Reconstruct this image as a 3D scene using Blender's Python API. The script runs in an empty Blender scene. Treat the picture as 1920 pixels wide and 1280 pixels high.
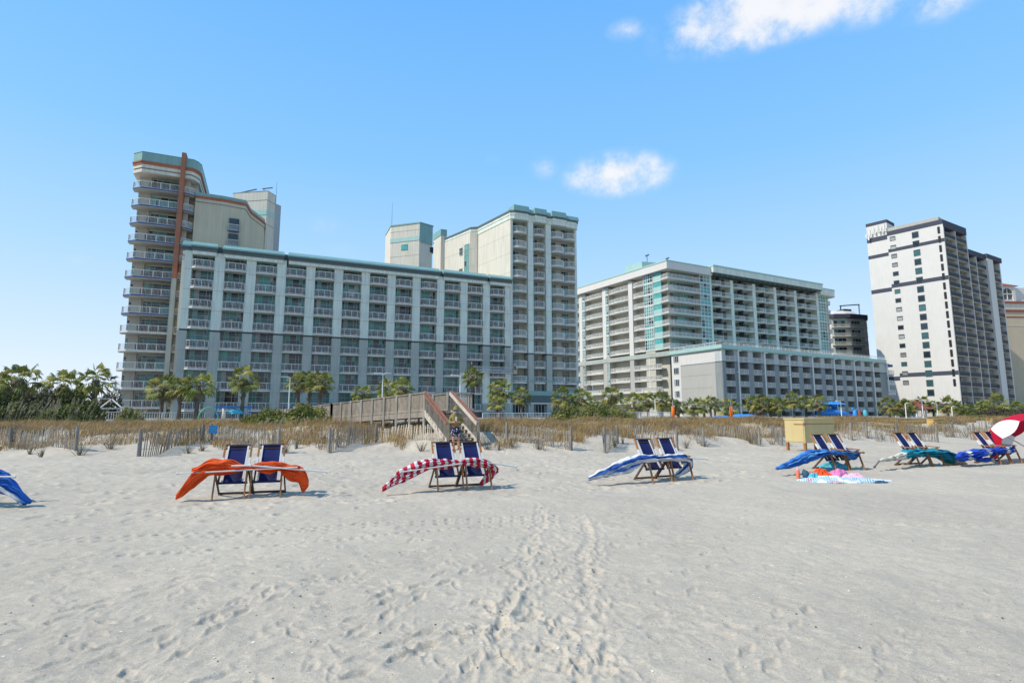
import bpy, math, random
import numpy as np
from mathutils import Vector, Matrix
random.seed(7); RNG = np.random.default_rng(7)
sc = bpy.context.scene
COL = sc.collection
R = math.radians

# ------------------------------------------------------------------ camera, sky, sun, exposure
F_PX, PITCH, EYE = 1030.0, math.atan(135 / 1030.0), 1.63
cam = bpy.data.objects.new('camera', bpy.data.cameras.new('camera'))
COL.objects.link(cam)
cam.location = (0, 0, EYE)
cam.rotation_euler = (math.pi / 2 + PITCH, 0, 0)
cam.data.sensor_width = 36
cam.data.lens = F_PX / 1920 * 36
cam.data.clip_start = 0.1
cam.data.clip_end = 8000
sc.camera = cam

SUN_EL = R(46)
SUN_DIR = Vector((-0.945 * math.cos(SUN_EL), -0.327 * math.cos(SUN_EL), math.sin(SUN_EL))).normalized()
sun = bpy.data.objects.new('sun', bpy.data.lights.new('sun', 'SUN'))
COL.objects.link(sun)
sun.data.energy = 4.9
sun.data.angle = R(0.53)
sun.data.color = (1.0, 0.94, 0.85)
sun.rotation_euler = SUN_DIR.to_track_quat('Z', 'Y').to_euler()

sc.view_settings.view_transform = 'Standard'
sc.view_settings.look = 'None'
sc.view_settings.exposure = 0.0
sc.view_settings.gamma = 1.0
sc.cycles.max_bounces = 6
sc.cycles.diffuse_bounces = 3
sc.cycles.glossy_bounces = 3
sc.cycles.transparent_max_bounces = 6
sc.cycles.use_denoising = True
try:
    sc.cycles.denoiser = 'OPENIMAGEDENOISE'
except Exception:
    pass


def ray(x, y):
    u = (x - 960) / F_PX; v = (640 - y) / F_PX
    return Vector((u, math.cos(PITCH) - v * math.sin(PITCH), math.sin(PITCH) + v * math.cos(PITCH)))


def at(x, y, Y):
    r = ray(x, y); t = Y / r.y
    return Vector((r.x * t, Y, EYE + r.z * t))


def gnd(x, y, z=0.0):
    r = ray(x, y); t = (z - EYE) / r.z
    return Vector((r.x * t, r.y * t, z))


class NT:
    """small helper for node trees"""
    def __init__(s, tree):
        s.t = tree; s.t.nodes.clear()

    def n(s, typ, props=None, **inp):
        nd = s.t.nodes.new(typ)
        for k, v in (props or {}).items():
            setattr(nd, k, v)
        for k, v in inp.items():
            key = k.replace('_', ' ')
            sock = nd.inputs[int(k[1:])] if k[0] == 'i' and k[1:].isdigit() else nd.inputs[key]
            if isinstance(v, bpy.types.NodeSocket):
                s.t.links.new(v, sock)
            else:
                sock.default_value = v
        return nd

    def math(s, op, a, b=0.0, c=0.0, clamp=False):
        return s.n('ShaderNodeMath', {'operation': op, 'use_clamp': clamp}, i0=a, i1=b, i2=c).outputs[0]

    def ramp(s, fac, stops, interp='LINEAR'):
        nd = s.t.nodes.new('ShaderNodeValToRGB')
        s.t.links.new(fac, nd.inputs[0])
        cr = nd.color_ramp; cr.interpolation = interp
        while len(cr.elements) > 1:
            cr.elements.remove(cr.elements[-1])
        cr.elements[0].position = stops[0][0]; cr.elements[0].color = col4(stops[0][1])
        for p, c in stops[1:]:
            e = cr.elements.new(p); e.color = col4(c)
        return nd.outputs[0]

    def mix(s, fac, a, b, blend='MIX'):
        nd = s.t.nodes.new('ShaderNodeMix'); nd.data_type = 'RGBA'; nd.blend_type = blend
        for v, i in ((fac, 0), (a, 6), (b, 7)):
            if isinstance(v, bpy.types.NodeSocket):
                s.t.links.new(v, nd.inputs[i])
            elif i == 0:
                nd.inputs[0].default_value = v
            else:
                nd.inputs[i].default_value = col4(v)
        return nd.outputs[2]


def col4(c):
    if isinstance(c, (int, float)):
        return (c, c, c, 1)
    return tuple(c) if len(c) == 4 else (*c, 1)


world = bpy.data.worlds.new('World'); sc.world = world
world.use_nodes = True
W = NT(world.node_tree)
sky = W.n('ShaderNodeTexSky', {'sky_type': 'NISHITA', 'sun_disc': False, 'sun_elevation': SUN_EL,
                               'sun_rotation': math.atan2(SUN_DIR.x, SUN_DIR.y), 'altitude': 0.0,
                               'air_density': 1.0, 'dust_density': 0.6, 'ozone_density': 2.2})
gen = W.n('ShaderNodeTexCoord').outputs['Generated']
skyc = W.n('ShaderNodeHueSaturation', Hue=0.497, Saturation=1.05, Value=1.75, Color=sky.outputs[0]).outputs[0]
skyc = W.mix(1.0, skyc, (0.93, 1.17, 1.30), 'MULTIPLY')
# pale humid band towards the horizon
elev = W.n('ShaderNodeSeparateXYZ', Vector=gen).outputs[2]
air = W.ramp(elev, [(0.0, (0.83, 0.86, 0.985)), (0.10, (0.65, 0.78, 0.985)), (0.24, (0.44, 0.69, 0.98)), (0.42, (0.25, 0.57, 0.97)), (0.63, (0.165, 0.47, 0.965)), (1.0, (0.08, 0.32, 0.80))])
air = W.mix(1.0, air, (7.2, 7.2, 7.15), 'MULTIPLY')
skyc = W.mix(0.93, skyc, air)


def dotn(v, c):
    return W.n('ShaderNodeVectorMath', {'operation': 'DOT_PRODUCT'}, i0=v, i1=tuple(c)).outputs['Value']


cn1 = W.n('ShaderNodeTexNoise', Vector=gen, Scale=19.0, Detail=9.0, Roughness=0.62).outputs[0]
cn2 = W.n('ShaderNodeTexNoise', Vector=gen, Scale=70.0, Detail=7.0, Roughness=0.68).outputs[0]
total = None
# clouds: direction, half width, half height, strength
for cx, cy, hw, hh, st in ((1480, -2, 290, 86, 1.25), (1395, 45, 130, 62, 0.9), (1650, -10, 130, 60, 0.7), (1770, 2, 80, 46, 0.55), (1176, 56, 50, 26, 0.42),
                           (1160, 326, 124, 52, 0.95), (1215, 318, 66, 36, 0.55), (1020, 316, 42, 27, 0.33), (610, 424, 40, 28, 0.2),
                           (925, 300, 22, 14, 0.12), (180, 492, 60, 20, 0.2), (640, 470, 46, 18, 0.2)):
    c = ray(cx, cy).normalized()
    rt = c.cross(Vector((0, 0, 1))).normalized(); up = rt.cross(c)
    dc = W.math('MAXIMUM', dotn(gen, c), 0.05)
    k = F_PX / (c.y * math.cos(PITCH) + c.z * math.sin(PITCH))
    x = W.math('DIVIDE', dotn(gen, rt), dc); y = W.math('DIVIDE', dotn(gen, up), dc)
    x = W.math('MULTIPLY', x, k / hw); y = W.math('MULTIPLY', y, k / hh)
    r2 = W.math('ADD', W.math('MULTIPLY', x, x), W.math('MULTIPLY', y, y))
    m = W.math('SUBTRACT', 1.0, W.math('POWER', r2, 0.5))
    m = W.math('MULTIPLY', W.math('MAXIMUM', m, -1.0), st)
    if total is None:
        total = W.math('MAXIMUM', m, 0.0)
    else:
        total = W.math('MAXIMUM', total, m)
den = W.math('ADD', W.math('MULTIPLY', W.math('SUBTRACT', cn1, 0.5), 2.3), W.math('MULTIPLY', W.math('SUBTRACT', cn2, 0.5), 0.5))
den = W.math('ADD', W.math('MULTIPLY', total, 1.15), W.math('MULTIPLY', den, W.math('MULTIPLY', W.math('MAXIMUM', total, 0.0), 2.6, clamp=True)))
den = W.n('ShaderNodeMapRange', {'interpolation_type': 'SMOOTHSTEP'}, Value=den, From_Min=0.0, From_Max=1.15, To_Min=0.0, To_Max=0.93).outputs[0]
cloudc = W.ramp(cn1, [(0.34, (0.80, 0.86, 0.95)), (0.56, (0.985, 0.985, 0.99))])
cloudc = W.mix(1.0, cloudc, (6.75, 6.75, 6.85), 'MULTIPLY')
skyc = W.mix(den, skyc, cloudc)
bg = W.n('ShaderNodeBackground', Color=skyc, Strength=0.145)
out = W.n('ShaderNodeOutputWorld', Surface=bg.outputs[0])

# ------------------------------------------------------------------ materials
MATS = {}


def mat(name, col, rough=0.85, var=0.1, scale=1.5, bump=0.0, bscale=30.0, spec=0.25, metal=0.0, streak=0.0, col2=None, rand=0.0, trans=0.0):
    m = bpy.data.materials.new(name); m.use_nodes = True
    t = NT(m.node_tree)
    co = t.n('ShaderNodeTexCoord').outputs['Object']
    nz = t.n('ShaderNodeTexNoise', Vector=co, Scale=scale, Detail=5.0, Roughness=0.6).outputs[0]
    c1 = tuple(x * (1 - var) for x in col); c2 = tuple(min(1, x * (1 + var)) for x in (col2 or col))
    c = t.ramp(nz, [(0.3, c1), (0.7, c2)])
    if streak:
        mp = t.n('ShaderNodeMapping', Vector=co, Scale=(2.2, 2.2, 0.12)).outputs[0]
        sn = t.n('ShaderNodeTexNoise', Vector=mp, Scale=1.6, Detail=4.0).outputs[0]
        c = t.mix(1.0, c, t.ramp(sn, [(0.35, 1 - streak), (0.62, 1.0)]), 'MULTIPLY')
    if rand:
        oi = t.n('ShaderNodeObjectInfo').outputs['Random']
        c = t.mix(1.0, c, t.ramp(oi, [(0.0, 1 - rand), (1.0, 1.0)]), 'MULTIPLY')
    b = t.n('ShaderNodeBsdfPrincipled', Base_Color=c, Roughness=rough, Metallic=metal)
    b.inputs['Specular IOR Level'].default_value = spec
    if bump:
        bn = t.n('ShaderNodeTexNoise', Vector=co, Scale=bscale, Detail=4.0).outputs[0]
        bp = t.n('ShaderNodeBump', Strength=bump, Distance=0.02, Height=bn)
        t.t.links.new(bp.outputs[0], b.inputs['Normal'])
    sh = b.outputs[0]
    if trans:
        tr = t.n('ShaderNodeBsdfTranslucent', Color=c)
        sh = t.n('ShaderNodeMixShader', i0=trans, i1=sh, i2=tr.outputs[0]).outputs[0]
    t.n('ShaderNodeOutputMaterial', Surface=sh)
    MATS[name] = m
    return m


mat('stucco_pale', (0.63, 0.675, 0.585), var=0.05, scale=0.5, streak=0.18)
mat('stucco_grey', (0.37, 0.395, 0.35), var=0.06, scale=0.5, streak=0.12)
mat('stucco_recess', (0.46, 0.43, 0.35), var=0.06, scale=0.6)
mat('stucco_beige', (0.50, 0.45, 0.33), var=0.05, scale=0.3, streak=0.1)
mat('stucco_cream', (0.60, 0.56, 0.465), var=0.04, scale=0.3, streak=0.15)
mat('stucco_white', (0.60, 0.575, 0.525), var=0.03, scale=0.3, streak=0.055)
mat('stucco_greige', (0.40, 0.385, 0.34), var=0.04, scale=0.3, streak=0.07)
mat('stucco_tan', (0.50, 0.41, 0.29), var=0.05, scale=0.2, streak=0.06)
mat('stucco_slate', (0.34, 0.37, 0.38), var=0.05, scale=0.4, streak=0.1)
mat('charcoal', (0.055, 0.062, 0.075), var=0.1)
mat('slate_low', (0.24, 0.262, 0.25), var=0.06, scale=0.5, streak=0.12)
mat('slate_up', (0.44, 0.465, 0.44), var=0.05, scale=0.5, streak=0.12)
mat('navy_band', (0.06, 0.065, 0.085), var=0.1)
mat('dark_band', (0.10, 0.125, 0.125), var=0.1)
mat('groove', (0.2, 0.21, 0.2), var=0.1)
mat('teal_roof', (0.20, 0.345, 0.315), rough=0.45, var=0.07, scale=0.8, streak=0.1, spec=0.4)
mat('teal_light', (0.34, 0.50, 0.45), rough=0.5, var=0.05, scale=0.8)
mat('terracotta', (0.36, 0.145, 0.085), var=0.08, scale=0.5, streak=0.1)
mat('slab_white', (0.60, 0.59, 0.53), var=0.06, scale=0.9, streak=0.12)
mat('slab_grey', (0.42, 0.41, 0.36), var=0.06, scale=0.9, streak=0.12)
mat('slab_blue', (0.06, 0.10, 0.22), var=0.08)
mat('rail_white', (0.70, 0.695, 0.64), rough=0.45, var=0.04, spec=0.4)
mat('rail_dark', (0.035, 0.038, 0.045), rough=0.5, var=0.1)
mat('frame_grey', (0.44, 0.47, 0.43), rough=0.5, var=0.05)
mat('glass_dark', (0.02, 0.042, 0.052), rough=0.07, var=0.4, scale=0.4, spec=0.6, rand=0.6)
mat('glass_mid', (0.05, 0.155, 0.155), rough=0.08, var=0.35, scale=0.4, spec=0.6, rand=0.5)
mat('glass_teal', (0.085, 0.34, 0.315), rough=0.12, var=0.25, scale=1.0, spec=0.5, rand=0.45)
mat('glass_aqua', (0.17, 0.33, 0.31), rough=0.12, var=0.2, scale=0.6, spec=0.5, rand=0.35)
mat('glass_pale', (0.36, 0.38, 0.36), rough=0.15, var=0.15, scale=1.0, spec=0.5, rand=0.5)
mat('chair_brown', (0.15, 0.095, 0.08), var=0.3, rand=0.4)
mat('void', (0.02, 0.022, 0.026), var=0.3, rough=0.4)
mat('wood_grey', (0.30, 0.255, 0.20), var=0.25, scale=4.0, bump=0.3, streak=0.35)
mat('wood_pale', (0.52, 0.46, 0.37), var=0.15, scale=3.0, bump=0.2, streak=0.2)
mat('wood_red', (0.235, 0.10, 0.065), var=0.18, scale=3.0, bump=0.2)
mat('wood_fence', (0.255, 0.225, 0.185), var=0.3, scale=2.0, streak=0.3)
mat('wood_post', (0.26, 0.24, 0.215), var=0.25, scale=3.0, streak=0.3)
mat('wood_chair', (0.34, 0.15, 0.055), rough=0.55, var=0.25, scale=5.0, rand=0.25)
mat('wood_chair_dark', (0.085, 0.05, 0.035), rough=0.6, var=0.3, scale=5.0)
mat('wood_yellow', (0.55, 0.36, 0.13), var=0.15, scale=2.0, streak=0.2)
mat('sling_navy', (0.014, 0.021, 0.095), rough=0.9, var=0.2, scale=6.0, trans=0.12)
mat('sling_back', (0.012, 0.014, 0.05), rough=0.95, var=0.2, scale=6.0)
mat('white_plastic', (0.62, 0.60, 0.56), rough=0.45, var=0.04)
mat('cloth_orange', (0.86, 0.115, 0.022), rough=0.85, var=0.06, scale=5, trans=0.25)
mat('cloth_blue', (0.03, 0.15, 0.52), rough=0.8, var=0.12, scale=5, trans=0.2)
mat('cloth_royal', (0.012, 0.075, 0.50), rough=0.8, var=0.12, scale=5, trans=0.2)
mat('cloth_teal', (0.012, 0.30, 0.38), rough=0.8, var=0.12, scale=5, trans=0.2)
mat('cloth_white', (0.74, 0.72, 0.68), rough=0.85, var=0.05, scale=5, trans=0.2)
mat('cloth_cream', (0.70, 0.64, 0.50), rough=0.85, var=0.06, scale=5, trans=0.2)
mat('cloth_red', (0.55, 0.012, 0.04), rough=0.85, var=0.1, scale=5, trans=0.25)
mat('cabinet', (0.54, 0.425, 0.205), rough=0.6, var=0.05, scale=1.5, streak=0.08)
mat('palm_green', (0.135, 0.165, 0.042), rough=0.6, var=0.4, scale=1.2, col2=(0.22, 0.245, 0.06), spec=0.15, rand=0.3, trans=0.3)
mat('palm_yellow', (0.27, 0.265, 0.07), rough=0.6, var=0.35, scale=1.4, col2=(0.42, 0.38, 0.11), spec=0.15, rand=0.25, trans=0.3)
mat('palm_dead', (0.21, 0.16, 0.095), var=0.35, scale=3.0, rand=0.3, trans=0.2)
mat('palm_trunk', (0.125, 0.105, 0.085), var=0.4, scale=5.0, bump=0.6, bscale=14)
mat('shrub_dark', (0.055, 0.06, 0.026), var=0.5, scale=1.1, col2=(0.09, 0.10, 0.035), rand=0.25, trans=0.2)
mat('shrub_green', (0.085, 0.125, 0.025), var=0.4, scale=1.3, col2=(0.17, 0.20, 0.04), rand=0.2, trans=0.25)
mat('shrub_brown', (0.15, 0.12, 0.08), var=0.4, scale=1.2, rand=0.3, trans=0.2)
mat('twig', (0.10, 0.08, 0.06), var=0.3)
mat('weed', (0.25, 0.205, 0.125), var=0.4, scale=3.0, trans=0.2)
mat('oats', (0.46, 0.39, 0.25), var=0.25, scale=1.0, trans=0.3)
mat('skin', (0.52, 0.26, 0.18), rough=0.55, var=0.06, scale=8)
mat('hoodie', (0.235, 0.185, 0.07), rough=0.95, var=0.15, scale=6)
mat('hat', (0.21, 0.18, 0.07), rough=0.95, var=0.15, scale=9)
mat('beard', (0.17, 0.18, 0.22), rough=0.95, var=0.2, scale=20)
mat('black', (0.012, 0.012, 0.014), rough=0.4, var=0.1)
mat('metal_grey', (0.45, 0.46, 0.47), rough=0.4, var=0.08, metal=0.6)
mat('metal_dark', (0.12, 0.12, 0.13), rough=0.5, var=0.1)
mat('blue_paint', (0.03, 0.24, 0.62), rough=0.5, var=0.12, scale=1.0)
mat('orange_pad', (0.72, 0.14, 0.02), rough=0.6, var=0.08)
mat('coral', (0.80, 0.20, 0.11), rough=0.4, var=0.04)
mat('pink', (0.62, 0.19, 0.36), rough=0.9, var=0.12, scale=9)
mat('pink_pale', (0.72, 0.40, 0.48), rough=0.9, var=0.1, scale=9)
mat('aqua', (0.085, 0.38, 0.44), rough=0.9, var=0.2, scale=12)
mat('bag_navy', (0.035, 0.09, 0.15), rough=0.8, var=0.15, scale=9)
mat('deck_grey', (0.36, 0.35, 0.33), var=0.1, scale=0.4)
mat('roof_red', (0.27, 0.085, 0.055), var=0.2, scale=1.5)
mat('shell', (0.75, 0.72, 0.66), rough=0.5, var=0.1)
mat('debris', (0.05, 0.042, 0.035), var=0.4)
mat('yellow', (0.65, 0.45, 0.05), rough=0.6, var=0.1)
mat('green_hoop', (0.15, 0.42, 0.2), rough=0.5, var=0.1)


def uv_stripes(name, ca, cb, period, axis, duty=0.5, trans=0.2, wob=0.0):
    m = bpy.data.materials.new(name); m.use_nodes = True
    t = NT(m.node_tree)
    uv = t.n('ShaderNodeUVMap').outputs[0]
    sx = t.n('ShaderNodeSeparateXYZ', Vector=uv)
    v = sx.outputs[axis]
    if wob:
        nz = t.n('ShaderNodeTexNoise', Vector=uv, Scale=3.0, Detail=2.0).outputs[0]
        v = t.math('ADD', v, t.math('MULTIPLY', t.math('SUBTRACT', nz, 0.5), wob))
    fr = t.math('FRACT', t.math('DIVIDE', v, period))
    k = t.math('GREATER_THAN', fr, duty)
    c = t.mix(k, ca, cb)
    b = t.n('ShaderNodeBsdfPrincipled', Base_Color=c, Roughness=0.85)
    tr = t.n('ShaderNodeBsdfTranslucent', Color=c)
    s = t.n('ShaderNodeMixShader', i0=trans, i1=b.outputs[0], i2=tr.outputs[0])
    t.n('ShaderNodeOutputMaterial', Surface=s.outputs[0])
    MATS[name] = m


uv_stripes('red_white', (0.58, 0.012, 0.045), (0.78, 0.70, 0.66), 0.165, 0, 0.55)
uv_stripes('blue_white', (0.02, 0.10, 0.40), (0.76, 0.74, 0.71), 0.55, 1, 0.42, wob=0.15)
uv_stripes('royal_white', (0.012, 0.075, 0.50), (0.74, 0.73, 0.70), 1.05, 0, 0.82)
uv_stripes('blue_pale', (0.03, 0.16, 0.52), (0.10, 0.33, 0.62), 0.36, 1, 0.62, wob=0.2)
uv_stripes('teal_cream', (0.72, 0.66, 0.53), (0.012, 0.30, 0.38), 4.0, 0, 0.352)
uv_stripes('towel_stripe', (0.10, 0.33, 0.48), (0.78, 0.77, 0.74), 0.13, 0, 0.5)
uv_stripes('floral', (0.02, 0.024, 0.07), (0.6, 0.6, 0.66), 0.11, 0, 0.7, trans=0.0, wob=0.25)


m = bpy.data.materials.new('towel_print'); m.use_nodes = True; t = NT(m.node_tree); MATS['towel_print'] = m
tc = t.n('ShaderNodeTexCoord').outputs['Object']
vo = t.n('ShaderNodeTexVoronoi', Vector=tc, Scale=7.5)
cc = t.n('ShaderNodeSeparateColor', Color=vo.outputs['Color']).outputs[0]
wv = t.n('ShaderNodeTexWave', Vector=tc, Scale=6.0, Distortion=3.0).outputs[1]
c = t.mix(t.math('GREATER_THAN', wv, 0.55), t.ramp(cc, [(0.0, (0.08, 0.30, 0.45)), (0.42, (0.70, 0.70, 0.68)), (0.7, (0.15, 0.42, 0.55)), (0.88, (0.33, 0.03, 0.06))], 'CONSTANT'), (0.70, 0.70, 0.68))
t.n('ShaderNodeOutputMaterial', Surface=t.n('ShaderNodeBsdfPrincipled', Base_Color=c, Roughness=.95).outputs[0])


# ------------------------------------------------------------------ mesh building
class MB:
    def __init__(s):
        s.v = []; s.f = []; s.m = []; s.uv = {}

    def face(s, pts, mi=0):
        k = len(s.v); s.v += [tuple(p) for p in pts]
        s.f.append(tuple(range(k, k + len(pts)))); s.m.append(mi)

    def box(s, x0, x1, y0, y1, z0, z1, mi=0):
        k = len(s.v)
        s.v += [(x0, y0, z0), (x1, y0, z0), (x1, y1, z0), (x0, y1, z0), (x0, y0, z1), (x1, y0, z1), (x1, y1, z1), (x0, y1, z1)]
        for q in ((0, 3, 2, 1), (4, 5, 6, 7), (0, 1, 5, 4), (1, 2, 6, 5), (2, 3, 7, 6), (3, 0, 4, 7)):
            s.f.append(tuple(k + i for i in q)); s.m.append(mi)

    def prism(s, poly, z0, z1, mi=0, top=None, poly_top=None):
        """closed vertical prism over a counter-clockwise plan polygon"""
        n = len(poly); k = len(s.v); pt = poly_top or poly
        s.v += [(x, y, z0) for x, y in poly] + [(x, y, z1) for x, y in pt]
        s.f.append(tuple(k + i for i in range(n))[::-1]); s.m.append(mi)
        s.f.append(tuple(k + n + i for i in range(n))); s.m.append(mi if top is None else top)
        for i in range(n):
            j = (i + 1) % n
            s.f.append((k + i, k + j, k + n + j, k + n + i)); s.m.append(mi)

    def bar(s, a, b, w, h=None, mi=0, up=(0, 0, 1)):
        """rectangular bar from a to b, w across, h along up"""
        h = w if h is None else h
        a = Vector(a); b = Vector(b); d = (b - a).normalized(); u = Vector(up)
        if abs(d.dot(u)) > 0.98:
            u = Vector((0, 1, 0))
        r = d.cross(u).normalized(); u = r.cross(d)
        k = len(s.v)
        for p in (a, b):
            for i, j in ((-1, -1), (1, -1), (1, 1), (-1, 1)):
                s.v.append(tuple(p + r * (w / 2 * i) + u * (h / 2 * j)))
        for q in ((0, 1, 2, 3), (7, 6, 5, 4), (0, 4, 5, 1), (1, 5, 6, 2), (2, 6, 7, 3), (3, 7, 4, 0)):
            s.f.append(tuple(k + i for i in q)); s.m.append(mi)

    def tube(s, pts, rads, n=8, mi=0, cap=True):
        pts = [Vector(p) for p in pts]
        if not hasattr(rads, '__len__'):
            rads = [rads] * len(pts)
        k = len(s.v); ref = None
        for i, p in enumerate(pts):
            d = (pts[min(i + 1, len(pts) - 1)] - pts[max(i - 1, 0)]).normalized()
            if ref is None:
                ref = Vector((1, 0, 0)) if abs(d.x) < 0.9 else Vector((0, 1, 0))
            r = (ref - d * ref.dot(d)).normalized(); u = d.cross(r); ref = r
            for j in range(n):
                t = 2 * math.pi * j / n
                s.v.append(tuple(p + (r * math.cos(t) + u * math.sin(t)) * rads[i]))
        for i in range(len(pts) - 1):
            for j in range(n):
                a = k + i * n + j; b = k + i * n + (j + 1) % n
                s.f.append((a, b, b + n, a + n)); s.m.append(mi)
        if cap:
            s.f.append(tuple(k + j for j in range(n))[::-1]); s.m.append(mi)
            e = k + (len(pts) - 1) * n
            s.f.append(tuple(e + j for j in range(n))); s.m.append(mi)

    def lathe(s, prof, n=16, mi=0, c=(0, 0, 0)):
        k = len(s.v)
        for r, z in prof:
            for j in range(n):
                t = 2 * math.pi * j / n
                s.v.append((c[0] + r * math.cos(t), c[1] + r * math.sin(t), c[2] + z))
        for i in range(len(prof) - 1):
            for j in range(n):
                a = k + i * n + j; b = k + i * n + (j + 1) % n
                s.f.append((a, b, b + n, a + n)); s.m.append(mi)

    def mesh(s, name, mats, smooth=False):
        me = bpy.data.meshes.new(name)
        me.from_pydata(s.v, [], s.f)
        for m in (mats if isinstance(mats, (list, tuple)) else [mats]):
            me.materials.append(MATS[m])
        me.polygons.foreach_set('material_index', s.m)
        if smooth:
            me.polygons.foreach_set('use_smooth', [True] * len(s.f))
        if s.uv:
            ul = me.uv_layers.new(name='UVMap')
            vi = np.empty(len(me.loops), dtype=np.int32); me.loops.foreach_get('vertex_index', vi)
            arr = np.zeros((len(s.v), 2), dtype=np.float32)
            for i, q in s.uv.items():
                arr[i] = q
            ul.data.foreach_set('uv', arr[vi].ravel())
        me.update()
        return me


def obj(name, me, parent=None, loc=(0, 0, 0), rz=0.0, scale=None, kind=None):
    o = bpy.data.objects.new(name, me)
    COL.objects.link(o)
    o.location = loc
    o.rotation_euler = (0, 0, rz)
    if scale is not None:
        o.scale = scale if hasattr(scale, '__len__') else (scale,) * 3
    if parent:
        o.parent = parent
    if kind:
        o['kind'] = kind
    return o


def tag(o, label, cat, group=None):
    o['label'] = label; o['category'] = cat
    if group:
        o['group'] = group
    return o


def thing(name, label, cat, loc=(0, 0, 0), rz=0.0, group=None):
    o = obj(name, None, None, loc, rz)
    o.empty_display_size = 0.3
    return tag(o, label, cat, group)


def raw_mesh(name, v, f_tri, mats, mi=None, quad=False, smooth=False):
    """fast mesh from numpy arrays of one face size"""
    me = bpy.data.meshes.new(name)
    n = 4 if quad else 3
    v = np.asarray(v, dtype=np.float32); f = np.asarray(f_tri, dtype=np.int32)
    me.vertices.add(len(v)); me.vertices.foreach_set('co', v.ravel())
    me.loops.add(f.size); me.loops.foreach_set('vertex_index', f.ravel())
    me.polygons.add(len(f))
    me.polygons.foreach_set('loop_start', np.arange(0, f.size, n, dtype=np.int32))
    me.polygons.foreach_set('loop_total', np.full(len(f), n, dtype=np.int32))
    for m in (mats if isinstance(mats, (list, tuple)) else [mats]):
        me.materials.append(MATS[m])
    if mi is not None:
        me.polygons.foreach_set('material_index', np.asarray(mi, dtype=np.int32))
    if smooth:
        me.polygons.foreach_set('use_smooth', np.ones(len(f), dtype=bool))
    me.update(calc_edges=True)
    return me


# ------------------------------------------------------------------ ground: beach, dune, pool deck level
DX, DY = 0.9136, 0.4066            # along the shore; (-DY, DX) points inland


def sh(a, b):                      # shore coordinates -> world
    return a * DX - b * DY, a * DY + b * DX


def vnoise(x, y, seed):
    xi = np.floor(x).astype(np.int64); yi = np.floor(y).astype(np.int64)
    fx = x - xi; fy = y - yi
    fx = fx * fx * (3 - 2 * fx); fy = fy * fy * (3 - 2 * fy)

    def h(a, b):
        n = (a * 374761393 + b * 668265263 + seed * 1442695041) & 0xFFFFFFFF
        n = ((n ^ (n >> 13)) * 1274126177) & 0xFFFFFFFF
        return ((n ^ (n >> 16)) & 0xFFFF) / 32767.5 - 1.0
    return (h(xi, yi) * (1 - fx) + h(xi + 1, yi) * fx) * (1 - fy) + (h(xi, yi + 1) * (1 - fx) + h(xi + 1, yi + 1) * fx) * fy


def smooth(t):
    t = np.clip(t, 0, 1); return t * t * (3 - 2 * t)


def dune_front(a):
    return 20.5 + np.maximum(0, 10 - a) * 0.36 + 0.9 * vnoise(a * 0.22, a * 0 + 3.1, 5)


def base_height(x, y):
    x = np.asarray(x, dtype=np.float64); y = np.asarray(y, dtype=np.float64)
    a = DX * x + DY * y; b = -DY * x + DX * y
    b0 = dune_front(a)
    t = b - b0
    h = 0.34 * smooth(t / 2.2) * (1 + 0.6 * vnoise(a * 0.33, b * 0.3, 11)) + 0.56 * smooth((t - 1.6) / 6.0)
    h = h + 0.10 * vnoise(a * 0.9, b * 0.8, 12) * smooth(t / 1.5 + 0.3) * (1 - smooth((t - 9) / 5))
    h = h + 0.035 * vnoise(a * 0.16, b * 0.2, 21) + 0.018 * vnoise(a * 0.6, b * 0.6, 22)
    h = h * (1 - smooth((b - 36) / 3)) + 0.85 * smooth((b - 36) / 3)
    return h


def hz(x, y):
    return float(base_height(np.array([x]), np.array([y]))[0])


th = np.concatenate([np.linspace(-180, -58, 36)[:-1], np.linspace(-58, -47, 70)[:-1], np.linspace(-47, 47, 760), np.linspace(47, 58, 70)[1:], np.linspace(58, 180, 36)[1:-1]])
th = np.radians(th)
rr = np.concatenate([[0.4, 1.0, 1.7], np.exp(np.linspace(math.log(2.3), math.log(42), 720)), np.exp(np.linspace(math.log(42), math.log(6000), 46))[1:]])
TH, RR = np.meshgrid(th, rr)
GX = np.sin(TH) * RR; GY = np.cos(TH) * RR
GZ = base_height(GX, GY)
A_ = DX * GX + DY * GY; B_ = -DY * GX + DX * GY
near = (1 - smooth((RR - 34) / 8))
sandm = 1 - smooth((B_ - dune_front(A_) - 3) / 3)
# trampled sand: lumps at several scales
GZ += near * sandm * (0.011 * vnoise(GX * 2.3, GY * 2.3, 31) + 0.008 * vnoise(GX * 4.7, GY * 4.7, 32) + 0.0035 * vnoise(GX * 11, GY * 11, 33) + 0.0018 * vnoise(GX * 27, GY * 27, 34))
rough_zone = smooth((B_ - 8.5) / 4) * sandm * near
GZ += rough_zone * (0.014 * vnoise(GX * 3.1, GY * 3.1, 35) + 0.010 * vnoise(GX * 6.3, GY * 6.3, 36))
lr = np.log(rr)


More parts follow.
